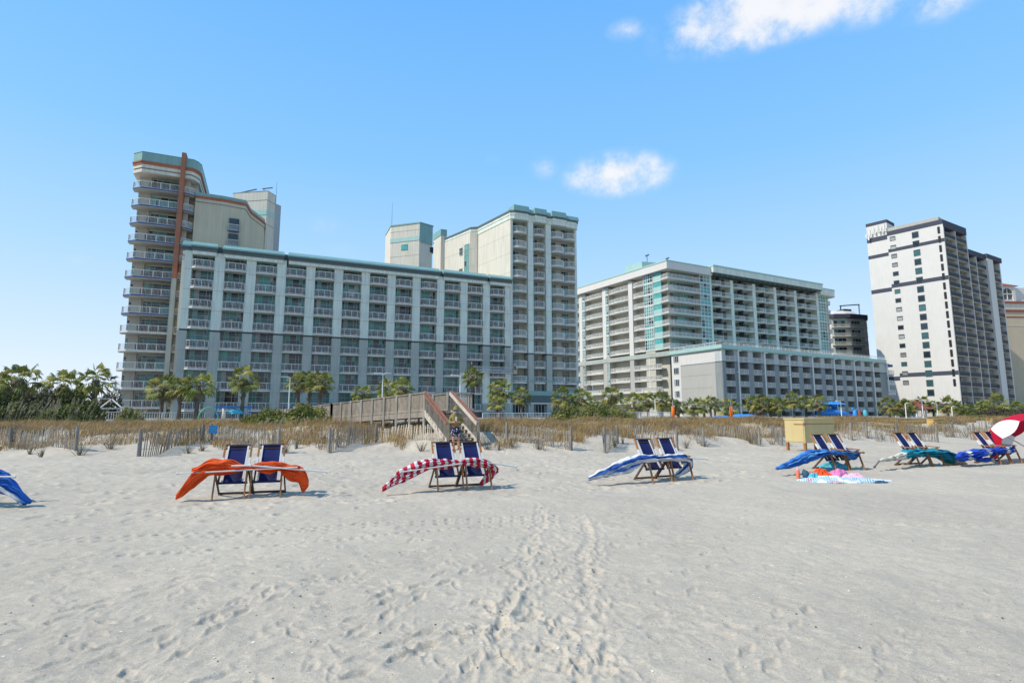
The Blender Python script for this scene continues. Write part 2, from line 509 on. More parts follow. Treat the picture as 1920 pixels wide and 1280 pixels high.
def stamp(cx, cy, ang, ln, wd, dp, rim=0.3, kind=0):
    """press one soft print into the sand sheet"""
    rad = max(ln, wd) * 0.9
    r0 = math.hypot(cx, cy)
    if r0 < 1.6 or r0 > 40:
        return
    i0 = np.searchsorted(rr, max(0.4, r0 - rad)); i1 = np.searchsorted(rr, r0 + rad)
    t0 = math.atan2(cx, cy); dt = rad / r0
    j0 = np.searchsorted(th, t0 - dt); j1 = np.searchsorted(th, t0 + dt)
    if i1 <= i0 or j1 <= j0:
        return
    X = GX[i0:i1, j0:j1] - cx; Y = GY[i0:i1, j0:j1] - cy
    c, s = math.cos(ang), math.sin(ang)
    u = (X * c + Y * s) / (ln * 0.5); v = (-X * s + Y * c) / (wd * 0.5)
    if kind == 1:                     # shoe print: waist in the middle
        v = v / (0.78 + 0.22 * np.cos(u * 4.2))
    q = np.sqrt(u * u + v * v)
    dp = dp * 0.85
    cup = -dp * (1 - smooth((q - 0.45) / 0.6)) * (1.0 + 0.35 * u)
    ridge = dp * rim * np.exp(-((q - 1.2) / 0.24) ** 2) * (1 + 0.6 * v)
    GZ[i0:i1, j0:j1] += cup + ridge


def rut(pts, wd, dp, wob=0.05, seed=0):
    rg = random.Random(seed)
    P = [gnd(*p).xy for p in pts]
    for p, q in zip(P[:-1], P[1:]):
        L = (q - p).length; n = max(1, int(L / 0.13))
        for i in range(n):
            c = p.lerp(q, i / n) + Vector((rg.uniform(-wob, wob), rg.uniform(-wob, wob)))
            d = q - p
            stamp(c.x, c.y, math.atan2(d.y, d.x) + rg.uniform(-.3, .3), rg.uniform(.24, .42), wd * rg.uniform(.8, 1.2), dp * .66 * rg.uniform(.5, 1.1), 0.42)


g2 = lambda *p: [(640 + x / 3, 930 + y / 3) for x, y in p]
rut(g2((1100, 30), (1105, 120), (1085, 200), (1020, 320), (955, 400), (985, 500), (915, 640), (880, 740), (770, 860), (690, 1000), (640, 1130)), 0.13, 0.016, 0.03, 1)
rut(g2((1135, 60), (1130, 170), (1085, 260), (1030, 400), (1070, 470), (1000, 560), (905, 700), (870, 870), (800, 1000), (770, 1100)), 0.15, 0.018, 0.03, 2)
rut(g2((1350, 110), (1390, 250), (1350, 330), (1385, 480), (1400, 580), (1350, 680), (1410, 800), (1370, 950), (1330, 1100)), 0.15, 0.018, 0.03, 3)
rut(g2((1180, 110), (1210, 250), (1330, 290), (1335, 400), (1360, 520), (1250, 700), (1330, 850), (1440, 900), (1470, 1080)), 0.12, 0.012, 0.04, 4)
rut(g2((1150, 300), (1180, 400), (1120, 520), (1060, 700), (1010, 860), (980, 1080)), 0.16, 0.010, 0.07, 5)
rut(g2((1440, 160), (1440, 330), (1430, 450), (1460, 640), (1480, 830), (1420, 1060)), 0.12, 0.010, 0.05, 6)
rg = random.Random(11)
for i in range(120):                 # churned strip between the ruts
    t = rg.random() ** 0.8
    y = 945 + t * 320; xm = 1040 - 30 * t; w = 40 + 130 * t
    p = gnd(xm + rg.uniform(-w, w), y)
    stamp(p.x, p.y, rg.uniform(0, 6.28), rg.uniform(.12, .28), rg.uniform(.07, .14), rg.uniform(.006, .02), 0.5, 1)
# tyre tread running along the shore, and a fainter one beyond it
for line, step, dp in ((((0, 1014), (215, 1003), (640, 982), (1060, 964)), 0.17, 0.016), (((0, 1022), (215, 1010), (640, 988), (1060, 969)), 0.17, 0.012),
                       (((60, 984), (420, 962), (640, 955)), 0.2, 0.008), (((230, 1040), (640, 1010), (900, 986), (1060, 976)), 0.15, 0.012), (((1080, 962), (1500, 948), (1920, 962)), 0.2, 0.006)):
    P = [gnd(*p).xy for p in line]
    for p, q in zip(P[:-1], P[1:]):
        n = int((q - p).length / step)
        for i in range(n):
            c = p.lerp(q, i / n)
            stamp(c.x, c.y, math.atan2((q - p).y, (q - p).x) + 1.0, 0.16, 0.085, dp * 1.7 * rg.uniform(.6, 1.1), 0.35)
# walking trails (start pixel, end pixel), then loose prints
for (a, b, k, dp) in (((60, 1275), (640, 1075), 15, .014), ((230, 1290), (520, 1090), 10, .016), ((20, 1180), (420, 1070), 12, .016), ((40, 1085), (560, 1055), 15, .016), ((330, 1085), (760, 1100), 12, .014),
                      ((640, 1190), (880, 1060), 9, .018), ((1380, 1290), (1500, 1130), 9, .014), ((1560, 1290), (1900, 1110), 12, .012), ((1280, 1110), (1420, 950), 12, .014), ((660, 1260), (860, 1180), 7, .025),
                      ((0, 1060), (330, 1020), 12, .014), ((700, 1130), (1000, 1050), 10, .012), ((1290, 1180), (1560, 1200), 8, .01), ((1640, 985), (1910, 990), 16, .02)):
    p = gnd(*a).xy; q = gnd(*b).xy; d = (q - p)
    for i in range(k):
        c = p.lerp(q, (i + rg.uniform(-.25, .25)) / k); s_ = 0.09 * (1 if i % 2 else -1)
        pn = Vector((-d.y, d.x)).normalized() * s_
        stamp(c.x + pn.x, c.y + pn.y, math.atan2(d.y, d.x) + rg.uniform(-.25, .25), rg.uniform(.24, .31), rg.uniform(.09, .12), dp * rg.uniform(.6, 1.2), .38, 1)
for i in range(2600):
    r_ = math.exp(rg.uniform(math.log(3.0), math.log(24))); t_ = rg.uniform(-.8, .8)
    x, y = math.sin(t_) * r_, math.cos(t_) * r_
    fresh = 0.4 + 0.6 * rg.random() ** 2
    right = 0.55 if (x > 0.25 * y and r_ < 9) else 1.0
    stamp(x, y, rg.choice((0.42, 2.0)) + rg.gauss(0, .6), rg.uniform(.14, .32), rg.uniform(.07, .13), 0.017 * fresh * right * rg.uniform(.3, 1.1), rg.uniform(.2, .5), rg.choice((0, 1)))
for i in range(2400):                # heavier churn between chairs and dune
    a = rg.uniform(-14, 40); b = rg.uniform(10, 23)
    x, y = sh(a, b)
    stamp(x, y, rg.uniform(0, 6.28), rg.uniform(.2, .5), rg.uniform(.12, .28), rg.uniform(.008, .035), rg.uniform(.3, .6))
nr, nt = RR.shape
idx = np.arange(nr * nt).reshape(nr, nt)
q = np.stack([idx[:-1, :], np.roll(idx, -1, 1)[:-1, :], np.roll(idx, -1, 1)[1:, :], idx[1:, :]], -1).reshape(-1, 4)

# sand material
m = bpy.data.materials.new('sand'); m.use_nodes = True; t = NT(m.node_tree); MATS['sand'] = m
co = t.n('ShaderNodeTexCoord').outputs['Object']
n1 = t.n('ShaderNodeTexNoise', Vector=co, Scale=0.35, Detail=6.0, Roughness=0.6).outputs[0]
n2 = t.n('ShaderNodeTexNoise', Vector=co, Scale=9.0, Detail=6.0, Roughness=0.7).outputs[0]
n3 = t.n('ShaderNodeTexNoise', Vector=co, Scale=130.0, Detail=3.0, Roughness=0.8).outputs[0]
n4 = t.n('ShaderNodeTexNoise', Vector=co, Scale=38.0, Detail=4.0, Roughness=0.75).outputs[0]
c = t.ramp(n1, [(0.35, (0.435, 0.374, 0.290)), (0.65, (0.51, 0.438, 0.335))])
c = t.mix(1.0, c, t.ramp(n2, [(0.25, 0.86), (0.75, 1.1)]), 'MULTIPLY')
c = t.mix(1.0, c, t.ramp(n3, [(0.2, 0.62), (0.8, 1.34)]), 'MULTIPLY')
c = t.mix(1.0, c, t.ramp(n4, [(0.25, 0.82), (0.75, 1.15)]), 'MULTIPLY')
for sc_, thr, colr in ((21.0, 0.075, (0.13, 0.115, 0.10)), (37.0, 0.07, (0.80, 0.78, 0.74)), (60.0, 0.09, (0.17, 0.15, 0.13))):
    vo = t.n('ShaderNodeTexVoronoi', Vector=co, Scale=sc_)
    big = t.n('ShaderNodeSeparateColor', Color=vo.outputs['Color']).outputs[0]
    k = t.math('MULTIPLY', t.math('LESS_THAN', vo.outputs['Distance'], thr * 1.6), t.math('GREATER_THAN', big, 0.86))
    c = t.mix(k, c, colr)
b = t.n('ShaderNodeBsdfPrincipled', Base_Color=c, Roughness=0.95)
b.inputs['Specular IOR Level'].default_value = 0.12
hgt = t.math('ADD', t.math('ADD', t.math('MULTIPLY', n2, 0.5), t.math('MULTIPLY', n3, 0.22)), t.math('MULTIPLY', n4, 0.40))
bp = t.n('ShaderNodeBump', Strength=0.75, Distance=0.02, Height=hgt)
t.t.links.new(bp.outputs[0], b.inputs['Normal'])
t.n('ShaderNodeOutputMaterial', Surface=b.outputs[0])
v = np.stack([GX, GY, GZ], -1).reshape(-1, 3)
ground = obj('sand', raw_mesh('sand', v, q[:, ::-1], 'sand', quad=True, smooth=True), kind='structure')
# paved pool deck behind the dune
dk = MB()
dk.prism([sh(-60, 39.5), sh(150, 39.5), sh(150, 200), sh(-60, 200)], 0.80, 0.94)
obj('pool_deck', dk.mesh('pool_deck', 'deck_grey'), kind='structure')

# ------------------------------------------------------------------ building modules
class Face:
    """a wall plane of a building: s along the wall (left to right from outside), y inland, z up"""
    def __init__(s, root, ox=0.0, oy=0.0, ang=0.0):
        s.root = root; s.ox = ox; s.oy = oy; s.ang = ang

    def put(s, me, name, x, y, z, parent=None):
        c, n = math.cos(s.ang), math.sin(s.ang)
        o = obj(name, me, parent or s.root, (s.ox + x * c - y * n, s.oy + x * n + y * c, z), s.ang)
        return o

    def child(s, o, me, name):
        return obj(name, me, o)


def window_meshes(w, h, vs, hs, glass, fr=0.05, nvar=4, mull='frame_grey', seed=0):
    """frame mesh plus several pane meshes (same layout, other curtains); origin bottom left, pane at y=0"""
    rg = random.Random(seed)
    f = MB()
    f.box(0, fr, -0.08, 0.03, 0, h); f.box(w - fr, w, -0.08, 0.03, 0, h)
    f.box(fr, w - fr, -0.08, 0.03, h - fr, h); f.box(fr, w - fr, -0.08, 0.03, 0, fr)
    for x in vs:
        f.box(x - fr / 2, x + fr / 2, -0.075, 0.025, fr, h - fr)
    xs = [fr] + list(vs) + [w - fr]
    for z in hs:
        for a, b in zip(xs[:-1], xs[1:]):
            f.box(a + fr / 2, b - fr / 2, -0.07, 0.02, z - fr / 2, z + fr / 2)
    panes = []
    zs = [fr] + list(hs) + [h - fr]
    for k in range(nvar):
        p = MB()
        for i, (a, b) in enumerate(zip(xs[:-1], xs[1:])):
            cols = rg.choices(range(len(glass)), weights=[g[1] for g in glass])[0]
            for c, d in zip(zs[:-1], zs[1:]):
                mi = cols if rg.random() < 0.75 else rg.choices(range(len(glass)), weights=[g[1] for g in glass])[0]
                p.face([(a, 0, c), (b, 0, c), (b, 0, d), (a, 0, d)], mi)
        panes.append(p.mesh('pane', [g[0] for g in glass]))
    return f.mesh('window_frame', mull), panes


def put_window(face, wm, x, y, z, name='window'):
    fm, pm = wm
    w = face.put(random.choice(pm), name, x, y, z)
    face.child(w, fm, 'frame')
    return w


def rail_mesh(pts, h=1.05, m='rail_white', step=0.14, pick=0.028, post=1.4, base=0.06):
    r = MB()
    for (ax, ay), (bx, by) in zip(pts[:-1], pts[1:]):
        a = Vector((ax, ay, 0)); b = Vector((bx, by, 0)); L = (b - a).length
        up = Vector((0, 0, 1))
        r.bar(a + up * h, b + up * h, 0.085, 0.06)
        r.bar(a + up * (base + 0.05), b + up * (base + 0.05), 0.05, 0.05)
        n = max(1, round(L / post))
        for i in range(n + 1):
            p = a.lerp(b, i / n)
            r.bar(p, p + up * h, 0.06)
        k = max(1, int(L / step))
        for i in range(1, k):
            p = a.lerp(b, i / k)
            r.bar(p + up * base, p + up * h, pick)
    return r.mesh('railing', m)


def slab_mesh(poly, th=0.2, m=('slab_white', 'slab_white'), edge=None):
    s_ = MB(); s_.prism(poly, -th, 0, 0)
    if edge:
        n = len(poly)
        cx = sum(p[0] for p in poly) / n; cy = sum(p[1] for p in poly) / n
        for a, b in zip(edge[:-1], edge[1:]):
            d = Vector((b[0] - a[0], b[1] - a[1], 0)).normalized(); nn = Vector((d.y, -d.x, 0)) * 0.035
            s_.bar(Vector((a[0], a[1], -0.07)) + nn, Vector((b[0], b[1], -0.07)) + nn, 0.05, 0.2, 1)
    return s_.mesh('balcony', list(m))


def put_balcony(face, sm, rm, x, y, z, name='balcony'):
    b = face.put(sm, name, x, y, z)
    face.child(b, rm, 'railing')
    return b


def stuff_rows(face, sm, rm, spots, name):
    """the repeats beyond a hundred on one building, as one mesh"""
    mb_v = []; mb_f = []; mi = []; mats = []
    for me in (sm, rm):
        for m_ in me.materials:
            if m_.name not in mats:
                mats.append(m_.name)
    for (x, y, z) in spots:
        for me in (sm, rm):
            k = len(mb_v)
            mb_v += [(v_.co.x + x, v_.co.y + y, v_.co.z + z) for v_ in me.vertices]
            for p in me.polygons:
                mb_f.append([k + i for i in p.vertices]); mi.append(mats.index(me.materials[p.material_index].name))
    me = bpy.data.meshes.new(name); me.from_pydata(mb_v, [], mb_f)
    for m_ in mats:
        me.materials.append(MATS[m_])
    me.polygons.foreach_set('material_index', mi)
    o = face.put(me, name, 0, 0, 0); o['kind'] = 'stuff'
    return o


def part(root, name, mb, mats, smooth=False, parent=None):
    return obj(name, mb.mesh(name, mats, smooth), parent or root)


def offset_front(poly, d):
    return poly


# ================================================================== long nine storey hotel block
ANG_A = math.atan2(DY, DX)
PA = at(346, 500, 77.5)
A = thing('hotel_block', 'long pale grey hotel block with twelve balcony bays and a teal metal roof edge', 'hotel', (PA.x, PA.y, 0), ANG_A)
fA = Face(A)
w = MB()
w.box(-0.05, 51.7, 1.25, 15, 0.5, 13.55, 1); w.box(-0.05, 51.7, 1.25, 15, 13.55, 25.4, 0)
part(A, 'wall', w, ['stucco_recess', 'stucco_recess'])
e = MB()
e.box(-0.5, -0.06, 0.9, 7.4, 0.5, 13.5, 1); e.box(-0.5, -0.06, 0.9, 7.4, 13.5, 25.2, 0); e.box(-0.54, -0.06, 0.86, 7.42, 24.6, 25.05, 2); e.box(-0.53, -0.06, 0.87, 7.41, 23.9, 24.1, 3)
part(A, 'end_wall', e, ['stucco_cream', 'stucco_greige', 'terracotta', 'slab_grey'])
BAY0, PER, BW = 0.9, 4.246, 2.9
for i in range(13):
    x0 = -0.05 if i == 0 else BAY0 + PER * (i - 1) + BW
    x1 = BAY0 + PER * i if i < 12 else 51.72
    p = MB()
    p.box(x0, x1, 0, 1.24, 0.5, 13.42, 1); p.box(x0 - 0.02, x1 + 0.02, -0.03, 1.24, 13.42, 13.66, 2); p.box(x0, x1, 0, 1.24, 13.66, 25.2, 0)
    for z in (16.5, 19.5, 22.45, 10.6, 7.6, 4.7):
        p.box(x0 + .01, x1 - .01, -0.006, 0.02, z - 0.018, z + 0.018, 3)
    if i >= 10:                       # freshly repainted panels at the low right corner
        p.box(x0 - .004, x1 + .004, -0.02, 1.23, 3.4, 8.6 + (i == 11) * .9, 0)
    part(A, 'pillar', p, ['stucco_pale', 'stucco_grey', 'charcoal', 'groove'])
gA = (('glass_dark', 4), ('glass_mid', 5), ('glass_teal', 7), ('glass_pale', 1))
wmA = window_meshes(BW, 2.72, (0.48, 1.02, 2.0, 2.45), (1.95,), gA, nvar=10, seed=3)
polyA = [(0.02, 1.25), (0.02, -0.1), (0.5, -0.55), (BW - 0.5, -0.55), (BW - 0.02, -0.1), (BW - 0.02, 1.25)]
smA = slab_mesh(polyA, 0.22)
rmA = rail_mesh([(0.06, 0.0), (0.06, -0.08), (0.52, -0.48), (BW - 0.52, -0.48), (BW - 0.06, -0.08), (BW - 0.06, 0.0)], step=0.17, pick=0.024, post=1.0)
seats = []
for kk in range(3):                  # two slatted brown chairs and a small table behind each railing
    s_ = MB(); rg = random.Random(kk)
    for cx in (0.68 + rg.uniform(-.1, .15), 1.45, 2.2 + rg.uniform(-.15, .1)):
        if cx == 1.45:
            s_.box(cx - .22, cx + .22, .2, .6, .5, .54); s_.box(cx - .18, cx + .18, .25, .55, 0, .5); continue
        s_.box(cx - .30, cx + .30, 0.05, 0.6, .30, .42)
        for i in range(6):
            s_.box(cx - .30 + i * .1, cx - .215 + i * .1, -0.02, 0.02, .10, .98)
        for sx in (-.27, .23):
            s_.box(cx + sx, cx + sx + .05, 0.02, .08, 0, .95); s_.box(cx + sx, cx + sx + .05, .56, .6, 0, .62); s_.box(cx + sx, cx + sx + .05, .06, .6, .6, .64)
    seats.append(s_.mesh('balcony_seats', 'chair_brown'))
chair_spots = []
for i in range(12):
    for k in range(8):
        top = 23.88 - 2.957 * k
        zs = top - 1.05
        x = BAY0 + PER * i
        put_window(fA, wmA, x, 1.2, zs + 0.003)
        b = put_balcony(fA, smA, rmA, x, 0, zs)
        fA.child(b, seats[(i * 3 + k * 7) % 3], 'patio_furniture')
for (s0, s1, z0, dy) in ((-0.5, 0.95, 24.65, 0.0), (0.75, 4.15, 24.65, 0.55), (4.75, 13.3, 24.6, 0.45), (13.75, 38.2, 24.6, 0.5), (38.7, 47.0, 24.6, 0.45), (47.3, 51.72, 24.6, 0.55)):
    r = MB()
    r.box(s0 + .15, s1 - .15, -dy + .12, 1.3, z0 + 0.005, z0 + .52, 0)
    r.box(s0 + .05, s1 - .05, -dy, 1.35, z0 + .52, z0 + .95, 1)
    r.box(s0, s1, -dy - .12, 1.4, z0 + .95, z0 + 1.12, 1)
    r.prism([(s0, -dy - .22), (s1, -dy - .22), (s1, 4), (s0, 4)], z0 + 1.12, z0 + 1.34, 2)
    r.prism([(s0, -dy - .16), (s1, -dy - .16), (s1, 4), (s0, 4)], z0 + 1.34, z0 + 2.0, 2, poly_top=[(s0 + .1, .25), (s1 - .1, .25), (s1 - .1, 4), (s0 + .1, 4)])
    part(A, 'roof', r, ['stucco_pale', 'dark_band', 'teal_roof'])
g = MB()
for s0, s1 in ((4.15, 4.75), (13.3, 13.75), (38.2, 38.7), (47.0, 47.3)):
    g.box(s0, s1, 0.25, 4, 24.65, 26.2)
part(A, 'roof_gutter', g, 'dark_band')
cv = MB()
cv.box(15.6, 33.5, -2.6, 1.1, 2.35, 2.75, 0); cv.box(15.6, 33.5, -2.4, 1.1, 1.5, 2.35, 1)
for x in (15.9, 20, 24.5, 29, 33.1):
    cv.box(x - .15, x + .15, -2.5, -2.2, 0.5, 2.35, 1)
part(A, 'entrance_canopy', cv, ['teal_light', 'stucco_greige'])

# ================================================================== left round-cornered tower
B1 = thing('hotel_tower', 'tall beige hotel tower with wraparound white balconies and a rust red vertical pier', 'hotel', (PA.x, PA.y, 0), ANG_A)
f1 = Face(B1)
w = MB()
w.prism([(-8.3, 9.6), (-0.27, 9.6), (-0.27, 24), (-8.3, 24)], 0.5, 40.2, 0)
w.prism([(-7.9, 9.35), (-6.6, 9.35), (-6.6, 9.6), (-7.9, 9.6)], 0.5, 39.0, 1)
w.prism([(-2.75, 8.3), (-1.2, 8.3), (-1.2, 9.6), (-2.75, 9.6)], 0.5, 39.0, 0)
part(B1, 'wall', w, ['stucco_recess', 'stucco_greige'])
p = MB(); p.box(-2.44, -1.84, 6.6, 8.3, 22.3, 42.7, 0); p.box(-2.46, -1.82, 6.64, 8.3, 0.5, 22.3, 1)
for z in np.arange(25, 42, 2.82):
    p.box(-2.445, -1.835, 6.595, 8.2, z, z + .05, 2)
part(B1, 'pier', p, ['terracotta', 'stucco_grey', 'groove'])
main_poly = [(-8.85, 9.6), (-8.85, 8.5), (-7.6, 7.3), (-2.5, 7.3), (-2.5, 9.6)]
side_poly = [(-1.78, 8.2), (-1.78, 7.3), (-1.0, 7.5), (-0.4, 8.1), (-0.1, 8.9), (-0.1, 9.6), (-1.2, 9.6)]
edge_m = [(-8.85, 8.5), (-7.6, 7.3), (-2.5, 7.3)]; edge_s = [(-1.78, 7.3), (-1.0, 7.5), (-0.4, 8.1), (-0.1, 8.9)]
slabs = {c: (slab_mesh(main_poly, 0.26, ('slab_grey', c), edge_m), slab_mesh(side_poly, 0.26, ('slab_grey', c), edge_s)) for c in ('slab_blue', 'slab_white')}
rm1 = rail_mesh([(-8.8, 9.5), (-8.8, 8.53), (-7.57, 7.36), (-2.52, 7.36)], step=0.17, pick=0.024)
rm2 = rail_mesh([(-1.76, 7.36), (-1.02, 7.55), (-0.45, 8.12), (-0.16, 8.92)], step=0.15, pick=0.035)
wm1 = window_meshes(3.6, 2.25, (0.55, 1.2, 2.3), (1.8,), (('glass_dark', 3), ('glass_mid', 4), ('glass_teal', 5)), nvar=8, seed=5)
wm1b = window_meshes(0.9, 2.0, (), (1.5,), (('glass_dark', 1), ('glass_teal', 2)), nvar=3, seed=6)
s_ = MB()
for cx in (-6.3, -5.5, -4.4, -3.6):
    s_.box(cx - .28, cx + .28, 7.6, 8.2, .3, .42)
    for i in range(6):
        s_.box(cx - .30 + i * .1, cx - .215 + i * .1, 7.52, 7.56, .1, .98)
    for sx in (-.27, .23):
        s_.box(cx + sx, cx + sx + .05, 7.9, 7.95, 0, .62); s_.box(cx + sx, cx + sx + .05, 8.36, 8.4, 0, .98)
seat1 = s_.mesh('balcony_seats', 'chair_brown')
for k in range(13):
    zs = 3.59 + 2.82 * k - 1.05
    c = 'slab_blue' if k >= 5 else 'slab_white'
    b = put_balcony(f1, slabs[c][0], rm1, 0, 0, zs)
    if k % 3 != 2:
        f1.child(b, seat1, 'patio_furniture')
    put_balcony(f1, slabs[c][1], rm2, 0, 0, zs, 'corner_balcony')
    put_window(f1, wm1, -6.45, 9.55, zs + .01)
    put_window(f1, wm1b, -8.25, 9.55, zs + .01)
cap = [(-9.0, 24), (-9.0, 8.45), (-7.65, 7.1), (-0.95, 7.1), (-0.35, 7.7), (0.05, 8.7), (0.05, 24)]


def grow(poly, d):
    cx = -4.4
    return [(x + (d if x > cx else -d), y - (d if y < 20 else 0)) for x, y in poly]


r = MB()
r.prism(cap[::-1][::-1], 38.75, 39.25, 0)
r.prism(grow(cap, -.12), 39.25, 39.45, 3); r.prism(grow(cap, .04), 39.45, 39.98, 0)
r.prism(grow(cap, .12), 39.98, 40.3, 1); r.prism(grow(cap, .2), 40.3, 40.52, 1); r.prism(grow(cap, .1), 40.52, 41.9, 2)
r.prism(grow(cap, .14), 41.9, 42.0, 2)
part(B1, 'roof', r, ['stucco_cream', 'terracotta', 'teal_roof', 'groove'])
wing = [(-0.27, 8.0), (3.7, 8.0), (7.0, 8.6), (7.6, 12.3), (9.83, 17.3), (9.9, 30), (-0.27, 30)]
r = MB(); r.prism(wing, 0.5, 35.4, 0)
gw = lambda d: [(-0.26, 8.0 - d), (3.7 + d * .2, 8.0 - d), (7.0 + d, 8.6 - d), (7.6 + d, 12.3 - d * .4), (9.83 + d, 17.3), (9.9 + d, 30), (-0.26, 30)]
r.prism(gw(.08), 35.4, 35.5, 3); r.prism(gw(.03), 35.5, 36.0, 0); r.prism(gw(.1), 36.0, 36.25, 1); r.prism(gw(.18), 36.25, 36.45, 1); r.prism(gw(.06), 36.45, 37.0, 2)
for z in (27.6, 30.6, 33.2):
    r.box(4.75, 6.2, 7.95, 8.25, z - 1.9, z + .2, 4); r.box(4.65, 6.3, 7.75, 8.15, z - 2.05, z - 1.9, 5)
part(B1, 'wing', r, ['stucco_beige', 'terracotta', 'teal_roof', 'groove', 'glass_dark', 'slab_blue'])
rl = rail_mesh([(4.7, 7.95), (4.7, 7.8), (6.25, 7.85), (6.25, 8.0)], step=.15, pick=.035)
for z in (27.6, 30.6, 33.2):
    f1.put(rl, 'railing', 0, 0, z - 1.9)
r = MB()
blk = [(3.83, 25), (9.99, 21), (11.44, 23), (11.4, 32), (4, 32)]
r.prism(blk, 30, 43.9, 0); r.prism([(11.45, 23.01), (12.5, 24), (12.4, 32), (11.42, 32)], 25, 42.4, 1)
gb = lambda d: [(3.83 - d, 25 - d * .4), (9.99, 21 - d * 1.3), (11.44 + d, 23 - d * .4), (11.4 + d, 32), (4 - d, 32)]
r.prism(gb(.06), 39.2, 40.2, 2)
r.prism(gb(.03), 37.3, 37.38, 3); r.prism(gb(.03), 42.1, 42.18, 3); r.prism(gb(.05), 43.9, 44.0, 1)
part(B1, 'stair_block', r, ['stucco_cream', 'stucco_slate', 'teal_light', 'groove'])
an = MB(); an.tube([(11.5, 24, 42), (11.5, 24, 47.2)], [.05, .025], 5); an.bar((5, 24.5, 44), (8, 23, 44.7), .3, .1); an.bar((9.3, 22.5, 44), (9.3, 22.5, 44.8), .12); an.bar((9, 22.4, 44.7), (10.8, 22, 45.1), .16)
an.bar((-8.6, 9.5, 42), (-8.6, 9.5, 42.7), .06); an.bar((-8.8, 9.5, 42.6), (-8.2, 9.5, 42.8), .12)
part(B1, 'roof_antenna', an, 'metal_dark')
lt = MB()
for z in (6.3, 6.9, 5.6):
    lt.bar((-8.8, 8.5, z), (-10.0, 8.2, z + .35), .09); lt.box(-10.3, -9.9, 8.0, 8.4, z + .2, z + .5)
part(B1, 'flood_light', lt, 'metal_dark')

# ================================================================== centre tower
o2 = Vector((PA.x + DX * 51.72, PA.y + DY * 51.72, 0))
B2 = thing('hotel_tower', 'cream hotel tower with three columns of rounded balconies and a teal zigzag parapet', 'hotel', o2, ANG_A)
f2 = Face(B2)
side = [(0, 0.0), (-2.27, 11.06)]
foot = [(0.02, 1.9), (14.35, 1.9), (14.2, 30), (-7.8, 24.5), (-5.5, 17.85), (-3.7, 11.8), (-2.6, 11.0), (-2.27, 11.06), (-0.38, 1.9)]
w = MB(); w.prism(foot, 0.5, 38.0, 0)
part(B2, 'wall', w, ['stucco_recess'])
sw = MB()                               # sunlit side walls, a thin skin with grooves
def skin(m_, a, b, z0, z1, mi, t=0.12):
    d = Vector((b[0] - a[0], b[1] - a[1])).normalized(); n = Vector((d.y, -d.x)) * t
    n = n if n.x < 0 else -n
    P = [a, b, (b[0] + n.x, b[1] + n.y), (a[0] + n.x, a[1] + n.y)]
    ar = sum(P[i][0] * P[(i + 1) % 4][1] - P[(i + 1) % 4][0] * P[i][1] for i in range(4))
    m_.prism(P if ar > 0 else P[::-1], z0, z1, mi)
S1, S2, S3, S4, S5 = (0.0, 0.0), (-2.27, 11.06), (-3.7, 11.8), (-5.5, 17.85), (-7.8, 24.5)
for a, b in ((S1, S2), (S2, S3), (S3, S4), (S4, S5)):
    skin(sw, a, b, 0.5, 38.1, 0)
    for z in (34.6, 31.0, 27.4, 23.8):
        skin(sw, a, b, z, z + .06, 1, .13)
sw.prism([(-7.4, 20.5), (-6.2, 20.5), (-6.2, 24.5), (-7.9, 24.5)], 30, 40.6, 0)
sw.prism([(-7.5, 20.4), (-6.1, 20.4), (-6.1, 24.6), (-8.0, 24.6)], 39.6, 41.0, 2)
part(B2, 'side_wall', sw, ['stucco_cream', 'slab_grey', 'teal_roof'])
wmS = window_meshes(1.0, 1.5, (0.5,), (0.75,), (('glass_dark', 1), ('glass_mid', 1)), nvar=3, seed=8)
wmT = window_meshes(1.5, 9.2, (0.75,), (1.1, 2.3, 3.4, 4.6, 5.8, 7.0, 8.1), (('glass_dark', 1), ('glass_teal', 1), ('glass_pale', 1)), nvar=1, seed=9)
def side_face(a, b):
    return Face(B2, b[0], b[1], math.atan2(a[1] - b[1], a[0] - b[0]))
fs = side_face(S3, S4); Ls = math.hypot(S4[0] - S3[0], S4[1] - S3[1])
for z in (34.0, 29.6, 25.2):
    put_window(fs, wmS, Ls - 3.6, -0.2, z)
put_window(fs, wmT, Ls - 1.8, -0.22, 26.6, 'stair_window')
PIL = [(3.5, 4.6), (7.25, 8.4)]
for a, b in PIL:
    p = MB(); p.box(a, b, 0, 1.9, 12.6, 37.6, 0); p.box(a, b, 0, 1.9, 0.5, 12.38, 1); p.box(a - .02, b + .02, -.03, 1.9, 12.38, 12.6, 2)
    for z in np.arange(15, 37, 2.8):
        p.box(a + .01, b - .01, -.006, .02, z, z + .035, 3)
    part(B2, 'pillar', p, ['stucco_pale', 'stucco_grey', 'charcoal', 'groove'])
p = MB(); p.box(13.95, 14.4, 0.6, 1.9, 0.5, 37.6, 0); p.box(-0.1, .35, 0, 1.9, 13.0, 38.0, 0); p.box(-.1, .35, 0.0, 1.9, .5, 13.0, 1)
part(B2, 'corner_pillar', p, ['stucco_pale', 'stucco_grey'])
def arc(x0, x1, bulge, y0=0.3, n=6):
    return [(x0 + (x1 - x0) * i / n, y0 - bulge * math.sin(math.pi * i / n) ** 0.7) for i in range(n + 1)]
bays2 = [(0.38, 3.46, 0.75), (4.64, 7.2, 0.75), (8.45, 11.35, 0.8), (11.4, 13.95, 0.7)]
mods = []
